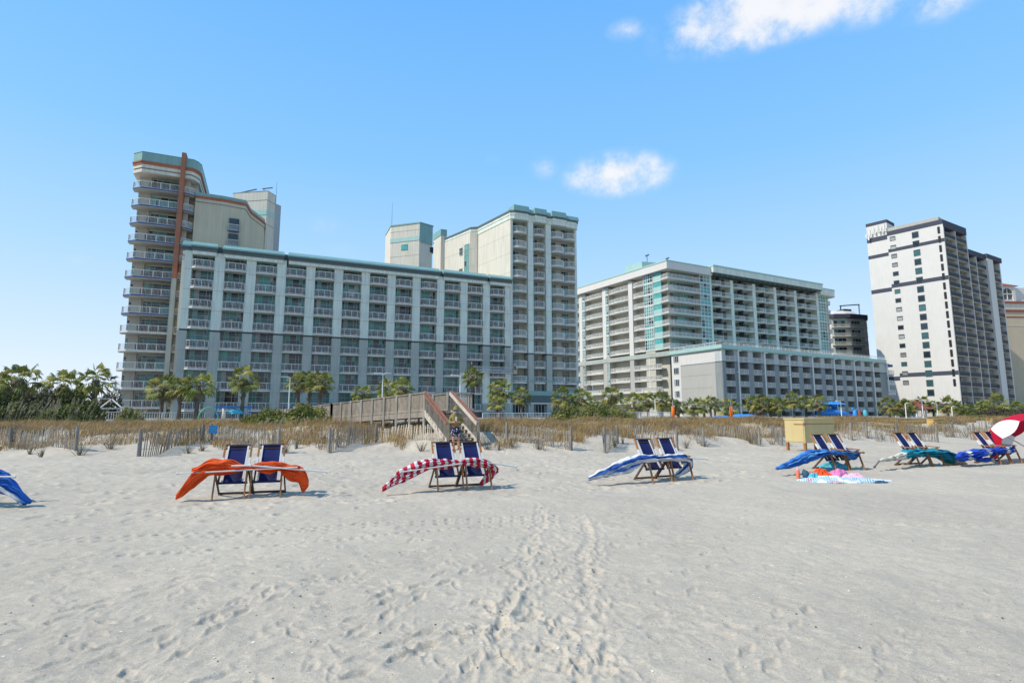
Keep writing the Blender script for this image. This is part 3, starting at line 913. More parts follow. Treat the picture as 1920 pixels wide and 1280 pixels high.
for a, b, bu in bays2:
    e_ = arc(0, b - a, bu)
    mods.append((slab_mesh([(0, 1.9)] + e_ + [(b - a, 1.9)], 0.26, ('slab_white', 'slab_white')), rail_mesh([(x, y + .07) for x, y in arc(0.05, b - a - .05, bu)], step=.15, pick=.035, post=1.0),
                 window_meshes((b - a) * .62, 2.3, ((b - a) * .2, (b - a) * .42), (1.8,), (('glass_dark', 4), ('glass_mid', 4), ('glass_teal', 3)), nvar=6, seed=int(a * 10))))
for k in range(11):
    zs = 36.32 - 2.8 * k - 1.05
    for (a, b, bu), (sm, rm, wm) in zip(bays2, mods):
        if not (k == 10 and a > 20):
            put_balcony(f2, sm, rm, a, 0, zs)
            put_window(f2, wm, a + .1, 1.84, zs + .01)
r = MB()
def zig(d):
    pts = [(-7.8 - d, 24.5), (-5.5 - d, 17.85 - d * .3), (-3.7 - d, 11.8 - d * .3), (-2.5 - d, 11.0 - d), (-0.2 - d, -0.1 - d * .6), (0.5, -0.5 - d), (3.2, -0.6 - d), (3.75, -0.15 - d), (4.5, -0.15 - d), (4.9, -0.6 - d), (7.0, -0.6 - d), (7.5, -0.15 - d),
           (8.3, -0.15 - d), (8.7, -0.6 - d), (11.3, -0.6 - d), (11.9, -0.2 - d), (13.8, -0.2 - d), (14.5 + d, 0.4 - d * .5), (14.4 + d, 30)]
    return pts
r.prism(zig(0), 37.55, 38.3, 0); r.prism(zig(.08), 38.3, 38.75, 0); r.prism(zig(.16), 38.75, 39.15, 1)
part(B2, 'cornice', r, ['stucco_pale', 'dark_band'])
for k, (a, b, y0) in enumerate(((0.3, 3.6, -.68), (3.62, 4.6, -.3), (4.62, 7.35, -.68), (7.37, 8.3, -.3), (8.32, 11.6, -.68), (11.62, 14.5, -.35))):
    r = MB(); z1 = 40.3 if y0 < -.5 else 39.95
    r.prism([(a, y0), (b, y0), (b, 2.5), (a, 2.5)], 39.15, z1, 0, poly_top=[(a + .1, y0 + .25), (b - .1, y0 + .25), (b - .1, 2.5), (a + .1, 2.5)])
    part(B2, 'parapet', r, 'teal_roof')
r = MB(); r.prism([(-15.2, 44), (-9.25, 38.6), (-5.6, 40), (-6, 50), (-15, 52)], 20, 48.2, 0)
r.prism([(-9.2, 38.5), (-5.55, 39.9), (-5.6, 41), (-9.2, 40)], 43.4, 48.3, 1)
r.prism([(-15.35, 43.9), (-9.2, 38.4), (-5.4, 39.8), (-5.8, 50), (-15.1, 52)], 48.2, 48.5, 1)
r.prism([(-15.3, 43.95), (-9.28, 38.5), (-9.2, 39.5), (-15.2, 44.8)], 43.9, 45.0, 2)
r.prism([(-13.0, 41.9), (-11.7, 40.7), (-11.6, 40.85), (-12.9, 42.05)], 41.7, 43.2, 3)
r.box(-6.2, -5.2, 39.6, 41, 41.5, 42.8, 4)
for z in (40.2, 37, 46.6):
    r.prism([(-15.24, 43.98), (-9.25, 38.56), (-9.2, 39.5), (-15.2, 44.8)], z, z + .07, 5)
r.v = [(x + 1.7, y, z) for x, y, z in r.v]
part(B2, 'penthouse', r, ['stucco_cream', 'teal_roof', 'teal_light', 'glass_teal', 'void', 'slab_grey'])
an = MB(); an.tube([(-13.3, 44.2, 48), (-13.3, 44.2, 54.8)], [.06, .02], 5)
part(B2, 'roof_antenna', an, 'metal_dark')
w = MB()                                # plinth with teal band and shop windows
w.box(.4, 13.9, 1.0, 1.88, .5, 6.6, 0); w.box(-.05, 14.45, -.08, 1.86, 4.9, 5.7, 1); w.box(-.05, 14.45, -.04, 1.86, 3.6, 4.86, 2); w.box(-.05, 14.5, -.12, 1.86, 3.35, 3.58, 3); w.box(-.05, 14.5, -.07, 1.86, 7.4, 7.65, 1)
part(B2, 'plinth', w, ['stucco_grey', 'teal_roof', 'dark_band', 'slab_white'])
wmP = window_meshes(2.6, 2.1, (.65, 1.3, 1.95), (), (('glass_dark', 3), ('glass_mid', 1)), nvar=3, seed=12, mull='rail_white')
for x in (.6, 4.6, 8.9, 11.4):
    put_window(f2, wmP, x, 0.95, 1.2)
wmP2 = window_meshes(2.5, 1.9, (.8, 1.7), (), (('glass_mid', 3), ('glass_teal', 2)), nvar=3, seed=13, mull='rail_white')
for x in (.7, 4.7, 8.9):
    put_window(f2, wmP2, x, 0.94, 5.6 if x < 1 else 5.62)

# ================================================================== big pale hotel with glass bays
ANG_B = math.atan2(0.46644, 0.88455)
PB0 = at(1262, 560, 140)
PB = Vector((PB0.x - 0.88455 * 1.65, PB0.y - 0.46644 * 1.65, 0))
B3 = thing('hotel_building', 'wide white hotel with aqua glass corner bays and a projecting flat roof', 'hotel', PB, ANG_B)
LANG = R(93.5)
lx, ly = math.cos(LANG), math.sin(LANG)
LL = 42.5
f3 = Face(B3)
f3l = Face(B3, lx * LL, ly * LL, LANG - math.pi)     # s = LL - l
w = MB(); w.prism([(1.8 + lx * 2, 2.0), (70.5, 2.0), (70.5, LL), (1.8 + lx * LL, LL)], .5, 39.4, 0)
part(B3, 'wall', w, ['stucco_recess'])
rows = [37.75 - 3.04 * k for k in range(7)]
gB = (('glass_dark', 3), ('glass_mid', 4), ('glass_teal', 4))
gG = (('glass_aqua', 5), ('glass_teal', 3), ('glass_dark', 2))
cells = [(16.1, 19.3), (19.75, 23.4), (24.7, 28.2), (28.7, 32.5), (33.9, 37.3), (37.8, 41.7), (43.0, 46.5), (47.0, 51.0), (52.3, 55.7), (56.2, 61.4)]
piersW = [(23.45, 24.65), (32.55, 33.85), (41.75, 42.95), (51.05, 52.25)]
piersD = [(19.33, 19.72), (28.23, 28.67), (37.33, 37.77), (46.53, 46.97), (55.73, 56.17)]
for a, b in piersW:
    p = MB(); p.box(a, b, 0.2, 2.0, .5, 38.6); part(B3, 'pillar', p, 'stucco_pale')
for a, b in piersD:
    p = MB(); p.box(a, b, 0.4, 2.0, .5, 39.0); part(B3, 'dark_pillar', p, 'charcoal')
for a, b in ((15.35, 16.05), (61.5, 62.6)):
    p = MB(); p.box(a, b, .1, 2.0, .5, 39.0); part(B3, 'end_pillar', p, 'stucco_pale')
for a, b in cells:
    wd = b - a
    sm = slab_mesh([(0, 2), (0, .25), (wd * .3, -.3), (wd, -.3), (wd, 2)], .24); rm = rail_mesh([(0.04, .3), (wd * .3, -.24), (wd - .04, -.24)], step=.17, pick=.04)
    wm = window_meshes(wd - .3, 2.45, ((wd - .3) * .33, (wd - .3) * .6), (1.9,), gB, nvar=3, seed=int(a))
    for z in rows:
        put_balcony(f3, sm, rm, a, 0, z - 1.05)
        put_window(f3, wm, a + .15, 1.93, z - 1.04)
cb = [(0.2 + lx * 4.2, 4.2 * ly), (-.25, -.3), (11.4, -.3), (11.4, 2), (2.2, 2), (2.0, 4.2)]
smc = slab_mesh(cb, .3); rmc = rail_mesh([(.15 + lx * 4.0, 3.9), (-.18, -.2), (11.35, -.2)], step=.17, pick=.04)
wmc = window_meshes(8.6, 2.5, (1.2, 2.4, 3.6, 4.8, 6.2, 7.4), (1.95,), (('glass_dark', 3), ('glass_mid', 3), ('glass_teal', 2)), nvar=4, seed=31)
wmg = window_meshes(3.75, 3.0, (1.25, 2.5), (1.0, 1.9), gG, nvar=5, seed=33, mull='rail_white', fr=.09)
for i, z in enumerate(rows):
    put_balcony(f3, smc, rmc, 0, 0, z - 1.05, 'corner_balcony')
    put_window(f3, wmc, 2.4, 1.9, z - 1.03)
    put_window(f3, wmg, 11.5, 0.0, z - 1.03, 'glass_bay')
    put_window(f3, wmg, 62.7, 0.3, z - 1.03 - .5, 'glass_bay')
p = MB(); p2_ = MB(); p2_.box(62.7, 66.9, .36, 1.9, .5, 38.5, 1)
for z in rows:
    p.box(11.5, 15.25, -.1, 1.9, z - 1.28, z - 1.04)
    p2_.box(62.65, 67, .2, 1.9, z - 1.78, z - 1.54)
p.box(11.5, 15.2, .06, 1.9, .5, 38.9, 1)
part(B3, 'bay_slab', p, ['slab_white', 'stucco_recess'])
part(B3, 'bay_slab', p2_, ['slab_white', 'stucco_recess'])
sme = slab_mesh([(0, 2), (.1, .6), (1.2, -.1), (2.6, .3), (3.2, 1.4), (3.2, 4)], .26); rme = rail_mesh([(.1, .6), (1.2, -.05), (2.55, .35), (3.15, 1.4), (3.15, 4)], step=.18, pick=.04)
for i, z in enumerate(rows):
    put_balcony(f3, sme, rme, 67.1, 0.5, z - 1.6, 'round_balcony')
# sunlit left flank
lc = lambda l: LL - l
pc = [(13.1, 14.7), (24.4, 25.8), (35.5, 36.9), (41.6, 42.4)]
for a, b in pc:
    p = MB(); s0, s1 = lc(b), lc(a)
    q0 = Face(B3, f3l.ox, f3l.oy, f3l.ang)
    p.box(s0, s1, 0, 2.0, .5, 16.3, 1); p.box(s0, s1, 0, 2.0, 17.5, 38.4, 0)
    q0.put(p.mesh('pillar', ['stucco_white', 'stucco_greige']), 'pillar', 0, 0, 0)
lcell = [(8.7, 12.9), (14.8, 22.9), (25.9, 33.9), (37.0, 41.5)]
glz = [(5.2, 8.6, 'g'), (23.0, 24.3, 'n'), (34.0, 35.4, 'n')]
lrows = [37.5 - 3.03 * k for k in range(7)]
low = [14.4, 11.4, 8.4, 5.4]
for (a, b) in lcell:
    wd = b - a
    sm = slab_mesh([(0, 2), (0, .1), (wd * .5, -.35), (wd, -.1), (wd, 2)], .24); rm = rail_mesh([(.04, .16), (wd * .5, -.28), (wd - .04, -.04)], step=.17, pick=.04)
    wm = window_meshes(wd - .3, 2.45, [((wd - .3) * q) for q in (.2, .4, .6, .8)], (1.9,), gB, nvar=3, seed=int(a))
    for z in lrows:
        put_balcony(f3l, sm, rm, lc(b), 0, z - 1.05, 'side_balcony')
        put_window(f3l, wm, lc(b) + .15, 1.95, z - 1.04, 'side_window')
    for z in low:
        if b > 13:
            put_balcony(f3l, sm, rm, lc(b), 0, z - 1.05, 'side_balcony')
            put_window(f3l, wm, lc(b) + .15, 1.95, z - 1.04, 'side_window')
wd = 10.0
sml = slab_mesh([(0, 2), (0, -.1), (wd, -.1), (wd, 2)], .26); rml = rail_mesh([(.04, -.05), (wd - .04, -.05)], step=.17, pick=.04)
wml = window_meshes(wd - .2, 2.3, (1.2, 2.4, 4.0, 5.4, 6.8, 8.2), (), (('glass_mid', 3), ('glass_teal', 3), ('glass_dark', 2)), nvar=3, seed=41)
for z in low:
    put_balcony(f3l, sml, rml, lc(13.0), 0, z - 1.05, 'side_balcony'); put_window(f3l, wml, lc(13.0) + .1, 1.9, z - 1.0, 'side_window')
wg = window_meshes(3.3, 2.75, (.8, 1.6, 2.4), (.9, 1.8), gG, nvar=6, seed=42, mull='rail_white', fr=.09)
wn = window_meshes(1.25, 2.75, (.6,), (.9, 1.8), (('glass_aqua', 2), ('glass_dark', 1)), nvar=4, seed=43, mull='rail_white', fr=.08)
for z in lrows:
    put_window(f3l, wg, lc(8.6), 0, z - 1.0, 'glass_bay')
    for a in (23.0, 34.0):
        put_window(f3l, wn, lc(a + 1.3), 0, z - 1.0, 'glass_bay')
for z in low:
    for a in (23.0, 34.0):
        put_window(f3l, wn, lc(a + 1.3), 0, z - 1.0, 'glass_bay')
p = MB()
for z in lrows:
    p.box(lc(8.65), lc(2.4), -.06, 2, z - 1.28, z - 1.03, 0)
    p.box(lc(5.15), lc(2.4), -.02, .3, z - 1.03, z + .35, 1); p.box(lc(5.15), lc(2.4), .05, .3, z + .35, z + 1.74, 2)
    for a in (23.0, 34.0):
        p.box(lc(a + 1.35), lc(a), -.06, 2, z - 1.28, z - 1.03, 0)
p.box(lc(8.6), lc(5.2), .06, 2, .5, 38.3, 3)
for a in (23, 34):
    p.box(lc(a + 1.3), lc(a), .06, 2, .5, 38.3, 3)
p.box(lc(42.4), lc(0.3), -.15, 2, 16.3, 17.5, 4)
p.box(lc(7.6), lc(7.2), 0, .4, .5, 16.3, 0)
f3l.put(p.mesh('spandrel', ['slab_white', 'teal_light', 'glass_teal', 'stucco_recess', 'stucco_grey']), 'spandrel', 0, 0, 0)
r = MB()
def lp(l, y):                          # point on the left flank in building coordinates
    c_, s__ = math.cos(f3l.ang), math.sin(f3l.ang); s0 = LL - l
    return (f3l.ox + s0 * c_ - y * s__, f3l.oy + s0 * s__ + y * c_)
P0 = lp(0, -.9); P1 = lp(43, -.9); P2 = lp(43, 6)
crn = (P0[0] - .1, -.9)
poly1 = [crn, (15.4, -.9), (15.4, 6.0), (6.0, 6.0), P2, P1]
r.prism(poly1, 38.8, 40.7, 0); r.prism([(crn[0] - .12, -1.02), (15.5, -1.02), (15.5, 6), (6, 6), P2, lp(43.1, -1.02)], 40.7, 41.0, 1)
part(B3, 'roof', r, ['stucco_white', 'teal_light'])
r = MB(); r.prism([(15.0, -1.7), (62.2, -1.7), (62.2, 12), (15.0, 12)], 39.3, 39.5, 3); r.prism([(14.9, -1.8), (62.3, -1.8), (62.3, 12), (14.9, 12)], 39.5, 41.1, 0); r.prism([(14.8, -1.95), (62.4, -1.95), (62.4, 12), (14.8, 12)], 41.1, 41.5, 1)
for x in np.arange(17, 62, 2.2):
    r.lathe([(0.0, 0.0), (.12, 0.0), (.12, -.06), (0.0, -.06)], 8, 2, (x, -.9, 39.29))
part(B3, 'roof', r, ['stucco_pale', 'teal_light', 'rail_white', 'dark_band'])
r = MB(); r.prism([(62.4, -1.0), (69.0, -1.0), (70.6, -.3), (71.2, 1.2), (71.2, 12), (62.4, 12)], 38.3, 40.2, 0); r.prism([(62.35, -1.12), (69.1, -1.12), (70.7, -.4), (71.35, 1.2), (71.3, 12), (62.35, 12)], 40.2, 40.5, 1)
part(B3, 'roof', r, ['stucco_pale', 'teal_light'])
r = MB(); r.prism([(-.5, 9), (6, 7), (10, 8), (9, 15), (-1.5, 15)], 40.9, 43.0, 0)
part(B3, 'penthouse', r, 'teal_light')
an = MB()
for x, y in ((.5, 8), (7.5, 7.6)):
    an.bar((x, y, 42.8), (x, y, 44.6), .12); an.bar((x - .5, y, 44.4), (x + .6, y, 44.9), .3, .35)
part(B3, 'roof_camera', an, 'metal_dark')

# ================================================================== low seven storey grey block in front
ANG_C = math.atan2(0.50958, 0.86042)
PC = at(1352, 650, 124)
B4 = thing('hotel_block', 'low slate grey hotel block with open balcony bays, downpipes and a railed flat roof', 'hotel', (PC.x, PC.y, 0), ANG_C)
f4 = Face(B4)
CL = R(86.1); cx_, cy_ = math.cos(CL), math.sin(CL); CLL = 16.0
f4l = Face(B4, cx_ * CLL, cy_ * CLL, CL - math.pi)
w = MB(); w.prism([(0.15, 1.9), (72.4, 1.9), (72.4, 15.9), (cx_ * 16 + .15, 15.9)], .5, 16.2, 0)
part(B4, 'wall', w, ['slate_low'])
p = MB()
p.box(0, 16, 0, .3, .5, 13.35, 1); p.box(0, 16, -.02, .3, 13.35, 16.3, 0)
for z in (10.55, 7.55, 4.6):
    p.box(0.0, 12.9, -.012, .1, z, z + .06, 2)
p.box(0, 16.0 - 12.9, -.03, .28, .5, 16.3, 0)
p.box(3.1, 16.0 - .25, -.025, .2, 13.2, 13.42, 2)
f4l.put(p.mesh('side_wall', ['stucco_white', 'stucco_greige', 'groove']), 'side_wall', 0, 0, 0)
wmq = window_meshes(1.75, 1.6, (.58, 1.17), (), (('glass_dark', 3), ('glass_pale', 1)), nvar=3, seed=51, mull='rail_white')
for z in (14.25, 11.35, 8.45, 5.6, 2.7):
    put_window(f4l, wmq, .75, -.06, z, 'side_window')
cs = [1.3 + 4.94 * i for i in range(14)]
CW = 3.1
sm = slab_mesh([(0, 1.9), (0, -.02), (CW, -.02), (CW, 1.9)], .22, ('slab_grey', 'slab_grey')); rm = rail_mesh([(.03, .05), (CW - .03, .05)], h=1.0, step=.16, pick=.04)
wm = window_meshes(2.0, 2.2, (1.0,), (), (('void', 4), ('glass_dark', 3), ('glass_mid', 1)), nvar=5, seed=52, mull='metal_dark')
for i, s0 in enumerate(cs):
    for z in (14.7, 11.85, 9.0, 6.15, 3.3, 0.9):
        if z > 1:
            put_balcony(f4, sm, rm, s0, 0, z - 1.0)
        put_window(f4, wm, s0 + .1, 1.82, z - .98 if z > 1 else .96)
for i in range(15):
    a = 0 if i == 0 else cs[i - 1] + CW; b = cs[i] if i < 14 else 72.4
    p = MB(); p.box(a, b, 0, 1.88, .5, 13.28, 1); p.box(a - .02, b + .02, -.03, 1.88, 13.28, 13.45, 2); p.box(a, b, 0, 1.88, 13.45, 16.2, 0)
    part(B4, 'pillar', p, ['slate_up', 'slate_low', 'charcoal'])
for i in range(8):
    a = [5.2, 14.9, 24.7, 34.6, 44.5, 54.4, 64.2, 72.0][i]
    p = MB(); z0 = 1.0 if i < 7 else 8.0
    p.tube([(a, -.45, z0), (a, -.45, 15.9)], .15, 6); p.bar((a - .25, -.5, 16.05), (a + 1.0, -.5, 16.05), .35, .16); p.box(a - .2, a + .2, -.5, .0, 11.0, 11.2)
    part(B4, 'downpipe', p, 'rail_white')
r = MB(); r.prism([(-.5, -.5), (71.6, -.5), (71.6, 16.3), (cx_ * 16.4 - .4, 16.4)], 16.2, 16.36, 0)
r.prism([(-.62, -.62), (71.6, -.62), (71.6, 16.3), (cx_ * 16.4 - .5, 16.4)], 16.36, 17.1, 0)
part(B4, 'roof', r, ['teal_light'])
f4.put(rail_mesh([(cx_ * 16 - .3, 16.2), (-.4, -.4), (71.5, -.4)], h=.8, step=.3, pick=.04, post=1.6), 'roof_railing', 0, 0, 17.1)
sm = slab_mesh([(0, 2), (0, -.3), (3.6, -.6), (5.4, .2), (6.0, 2)], .28); rm = rail_mesh([(.05, 1.4), (.05, -.25), (3.6, -.53), (5.35, .22)], step=.17, pick=.04)
for z in (14.3, 11.3, 8.4, 5.5, 2.6):
    put_balcony(f4, sm, rm, 72.6, .4, z - 1.05, 'end_balcony')
p = MB(); p.box(72.45, 76.4, 2.4, 10, .5, 15.4, 0); p.box(72.6, 76.0, 2.3, 2.42, 1, 15.2, 2); p.box(72.4, 77.2, .4, 10, 15.4, 16.1, 1)
part(B4, 'end_bay', p, ['stucco_grey', 'slab_blue', 'glass_mid'])

# ================================================================== tall white and navy tower on the right
ANG_E = math.atan2(0.512, 0.859)
PE = at(1776, 500, 162)
B5 = thing('apartment_tower', 'tall white apartment tower with navy stripes and dark recessed balconies', 'apartment tower', (PE.x, PE.y, 0), ANG_E)
EL = R(126.9) - ANG_E; ex, ey = math.cos(EL), math.sin(EL); ELL = 20.8
f5 = Face(B5); f5l = Face(B5, ex * ELL, ey * ELL, EL - math.pi)
w = MB()
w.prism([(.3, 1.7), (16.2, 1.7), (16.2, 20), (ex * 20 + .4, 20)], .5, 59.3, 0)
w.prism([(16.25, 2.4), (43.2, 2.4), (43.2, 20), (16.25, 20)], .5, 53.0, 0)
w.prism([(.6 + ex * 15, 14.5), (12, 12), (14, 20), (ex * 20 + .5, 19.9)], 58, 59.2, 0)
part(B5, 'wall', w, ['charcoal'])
el = lambda l: ELL - l
p = MB()
p.box(el(14.9), el(0), 0, .6, .5, 60.6, 0); p.box(el(20.8), el(14.9), 0.02, .6, .5, 59.8, 0)
for z0, z1 in ((59.15, 60.65), (53.6, 54.7), (41.8, 43.05), (13.0, 14.25)):
    p.box(el(14.9), el(0) + .02, -.04, .5, z0, z1, 1)
    p.box(el(20.8) - .02, el(14.9) - .01, -.03, .5, z0 - 1.0, z1 - .95, 1)
p.box(el(20.9), el(14.9), .6, 7, 57, 64.0, 0); p.box(el(21.0), el(14.8), .5, 7.1, 64.0, 65.0, 1)
p.box(el(14.9), el(1), .3, 14, 60.65, 61.8, 2)
f5l.put(p.mesh('side_wall', ['stucco_white', 'navy_band', 'stucco_greige']), 'side_wall', 0, 0, 0)
wA = window_meshes(1.75, 1.95, (), (1.65,), (('glass_dark', 4), ('glass_mid', 3), ('glass_pale', 2)), nvar=6, seed=61, mull='metal_dark', fr=.09)
wB = window_meshes(1.55, 1.35, (), (1.1,), (('glass_dark', 4), ('glass_mid', 3), ('glass_pale', 2)), nvar=6, seed=62, mull='metal_dark', fr=.09)
wC = window_meshes(.62, 2.1, (), (), (('void', 1),), nvar=1, seed=63, mull='rail_dark')
for k in range(18):
    put_window(f5l, wA, el(8.1), -.05, 56.6 - 2.92 * k, 'side_window')
for k in range(17):
    put_window(f5l, wB, el(14.2), -.05, 57.3 - 2.92 * k, 'side_window')
    put_window(f5l, wC, el(1.45), -.05, 56.4 - 2.92 * k, 'slot_window')
cellE = [(.75, 8.0), (8.55, 15.75), (16.9, 23.7), (24.3, 31.2), (35.9, 42.6)]
for j, (a, b) in enumerate(cellE):
    wd = b - a; y0 = 0 if j < 2 else .7
    s_ = MB(); s_.box(0, wd, 0, 1.7, -.16, 0, 0); s_.box(wd * .58, wd - .02, 1.35, 1.66, 0, 2.8, 1)
    sm = s_.mesh('balcony', ['slab_grey', 'slate_low']); rm = rail_mesh([(.02, .06), (wd - .02, .06)], h=1.15, m='rail_dark', step=.11, pick=.07)
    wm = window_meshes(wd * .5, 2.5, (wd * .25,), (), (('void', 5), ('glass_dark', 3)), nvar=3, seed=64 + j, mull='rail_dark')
    for k in range(18):
        z = 55.2 - 3.03 * k
        if j >= 2 and k < 2 or z < 2:
            continue
        put_balcony(f5, sm, rm, a, y0, z); put_window(f5, wm, a + .02, y0 + 1.64, z + .02)
for (a, b, z1, y0) in ((0, .5, 59.2, 0), (8.08, 8.4, 59.2, 0), (15.82, 16.2, 59.2, 0), (23.8, 24.15, 53, .7), (31.25, 35.85, 54.2, .2), (42.65, 43.3, 53, .7)):
    p = MB(); p.box(a, b, y0, 2.6, .5, z1); part(B5, 'fin_wall', p, 'stucco_white')
r = MB(); r.box(0.02, 16.45, -.03, 2.5, 58.3, 60.6, 0); r.box(16.46, 31.2, .65, 3, 52.6, 54.3, 0); r.box(31.2, 43.4, .15, 3, 53.0, 54.6, 0); r.box(16.5, 43.3, 3, 20, 53.0, 53.6, 1)
part(B5, 'roof_band', r, ['navy_band', 'stucco_white'])
an = MB(); c_, s__ = math.cos(f5l.ang), math.sin(f5l.ang)
for i, (l, zz) in enumerate(((20.6, 59.8), (19.6, 60.5), (18.4, 61.2), (17.2, 61.5), (16.2, 61.0), (15.3, 61.3), (20.0, 58.9))):
    x = f5l.ox + el(l) * c_ + .7 * s__; y = f5l.oy + el(l) * s__ - .7 * c_
    an.box(x - .2, x + .2, y - .2, y + .2, zz, zz + (1.9 if i % 2 else 1.4)); an.bar((x, y, zz + .6), (x + .6 * -s__, y + .9 * c_ + .6, zz + .6), .12)
part(B5, 'cell_antenna', an, 'white_plastic')
w = MB(); w.box(-13, -1, -2.5, 6, .5, 4.2, 0); w.box(-13.1, -.9, -2.6, 6.1, 2.6, 4.4, 1)
part(B5, 'ground_floor', w, ['stucco_greige', 'navy_band'])

# ================================================================== small dark octagonal tower behind
PD = at(1569, 600, 190)
B6 = thing('apartment_tower', 'small dark octagonal apartment tower seen in the gap beside the tall navy striped tower', 'apartment tower', (PD.x, PD.y, 0), R(16)); B6.scale = (1.3, 1.1, 1.0)
f6 = Face(B6)
pl = [(0, 2.2), (4.0, 0.6), (10, 1.0), (13.0, 3.0), (13, 18), (0, 18)]
w = MB(); w.prism(pl, .5, 35.2, 0); w.prism([(10.05, .98), (13.2, 2.95), (13.2, 18), (10.2, 18)], .5, 35.1, 1)
part(B6, 'wall', w, ['stucco_white', 'stucco_cream'])
sm = slab_mesh([(-.2, 2.3), (0, 1.3), (4.0, -.5), (10.3, -.1), (10.3, 1.1), (4, .7)], .3, ('stucco_cream', 'stucco_cream')); rm = rail_mesh([(0, 1.35), (4.0, -.42), (10.25, -.02)], m='slab_grey', step=.15, pick=.05)
wm = window_meshes(3.2, 2.2, (1.05, 2.1), (), (('glass_dark', 2), ('glass_mid', 3), ('glass_pale', 2)), nvar=4, seed=71, mull='frame_grey')
wm2 = window_meshes(.8, 1.4, (), (), (('glass_pale', 2), ('glass_dark', 1)), nvar=2, seed=72)
fD1 = Face(B6, 0, 2.2, math.atan2(-1.6, 4.0)); fD2 = Face(B6, 4.0, .6, math.atan2(.4, 6.0)); fD3 = Face(B6, 10.05, .98, math.atan2(1.97, 3.15))
for z in (32.0, 28.8, 25.7, 22.6, 19.5):
    put_balcony(f6, sm, rm, 0, 0, z); put_window(fD1, wm, .5, -.06, z + .05); put_window(fD2, wm, 1.4, -.06, z + .05); put_window(fD3, wm2, 2.2, -.06, z + .6)
r = MB(); r.prism([(-.4, 2.2), (0, 1.0), (4.0, -.8), (10.4, -.4), (13.4, 2.8), (13.4, 18), (-.4, 18)], 35.2, 36.5, 0)
r.prism([(2, 3.4), (5.4, 1.6), (10, 2), (12.5, 5), (12.4, 16), (2, 16)], 36.6, 38.6, 1, poly_top=[(4, 5), (6, 4), (9.6, 4), (11.5, 6), (11.4, 15), (4, 15)])
r.bar((6.2, 5, 38), (6.2, 5, 40.6), .25, mi=0); r.bar((6, 5, 40.6), (13, 5, 41.6), .3, .35, 0); r.bar((12.8, 5, 36), (12.8, 5, 41.5), .25, mi=1); r.box(7.5, 10, 5, 8, 38, 39.6, 2)
part(B6, 'roof', r, ['navy_band', 'stucco_white', 'charcoal'])

# ================================================================== tan tower at the right edge
PF = at(1886, 640, 205)
B7 = thing('apartment_tower', 'tan apartment tower with an arched belvedere and red tile roof at the right edge', 'apartment tower', (PF.x, PF.y, 0), R(3)); B7.scale = (.89, .89, .892)
w = MB(); w.box(0, 30, 0, 22, .5, 45, 0); w.box(-.12, 30.1, -.12, 22, 42.2, 42.7, 1); w.box(-.1, 30.1, -.1, 22, 38.6, 38.9, 2); w.box(-.3, 30.3, -.3, 22, 44.6, 45.6, 1); w.box(.4, 29, .4, 21, 45.6, 48.4, 2); w.box(-.1, 30, -.1, 21.5, 48.4, 49.2, 1)
part(B7, 'wall', w, ['stucco_tan', 'roof_red', 'stucco_cream'])
r = MB()
r.box(.5, 1.6, .5, 8, 49.2, 56, 0); r.box(6.2, 7.4, .5, 8, 49.2, 56, 0); r.box(1.6, 6.2, .8, 8, 49.2, 50.2, 0)
for i in range(8):
    a0, a1 = math.pi * i / 8, math.pi * (i + 1) / 8
    x0, x1 = 3.9 - 2.3 * math.cos(a0), 3.9 - 2.3 * math.cos(a1); zt = 53 + 2.3 * min(math.sin(a0), math.sin(a1))
    r.box(x0, x1, .6, 1.0, zt, 56, 0)
r.box(1.6, 6.2, 3.5, 7.5, 50.2, 56, 1); r.box(3.75, 4.05, .7, 1, 50.2, 55, 0); r.box(1.6, 6.2, .7, 1, 52.4, 52.75, 0); r.box(7.4, 29, 1.5, 8, 49.2, 55.5, 0)
r.prism([(0, 0), (9, 0), (9, 9), (0, 9)], 56, 58.2, 2, poly_top=[(3.9, 4), (4.6, 4), (4.6, 5), (3.9, 5)])
part(B7, 'belvedere', r, ['stucco_white', 'stucco_slate', 'roof_red'])

# ================================================================== palms
ORD = ['first', 'second', 'third', 'fourth', 'fifth', 'sixth', 'seventh', 'eighth', 'ninth', 'tenth', 'eleventh', 'twelfth', 'thirteenth', 'fourteenth', 'fifteenth']


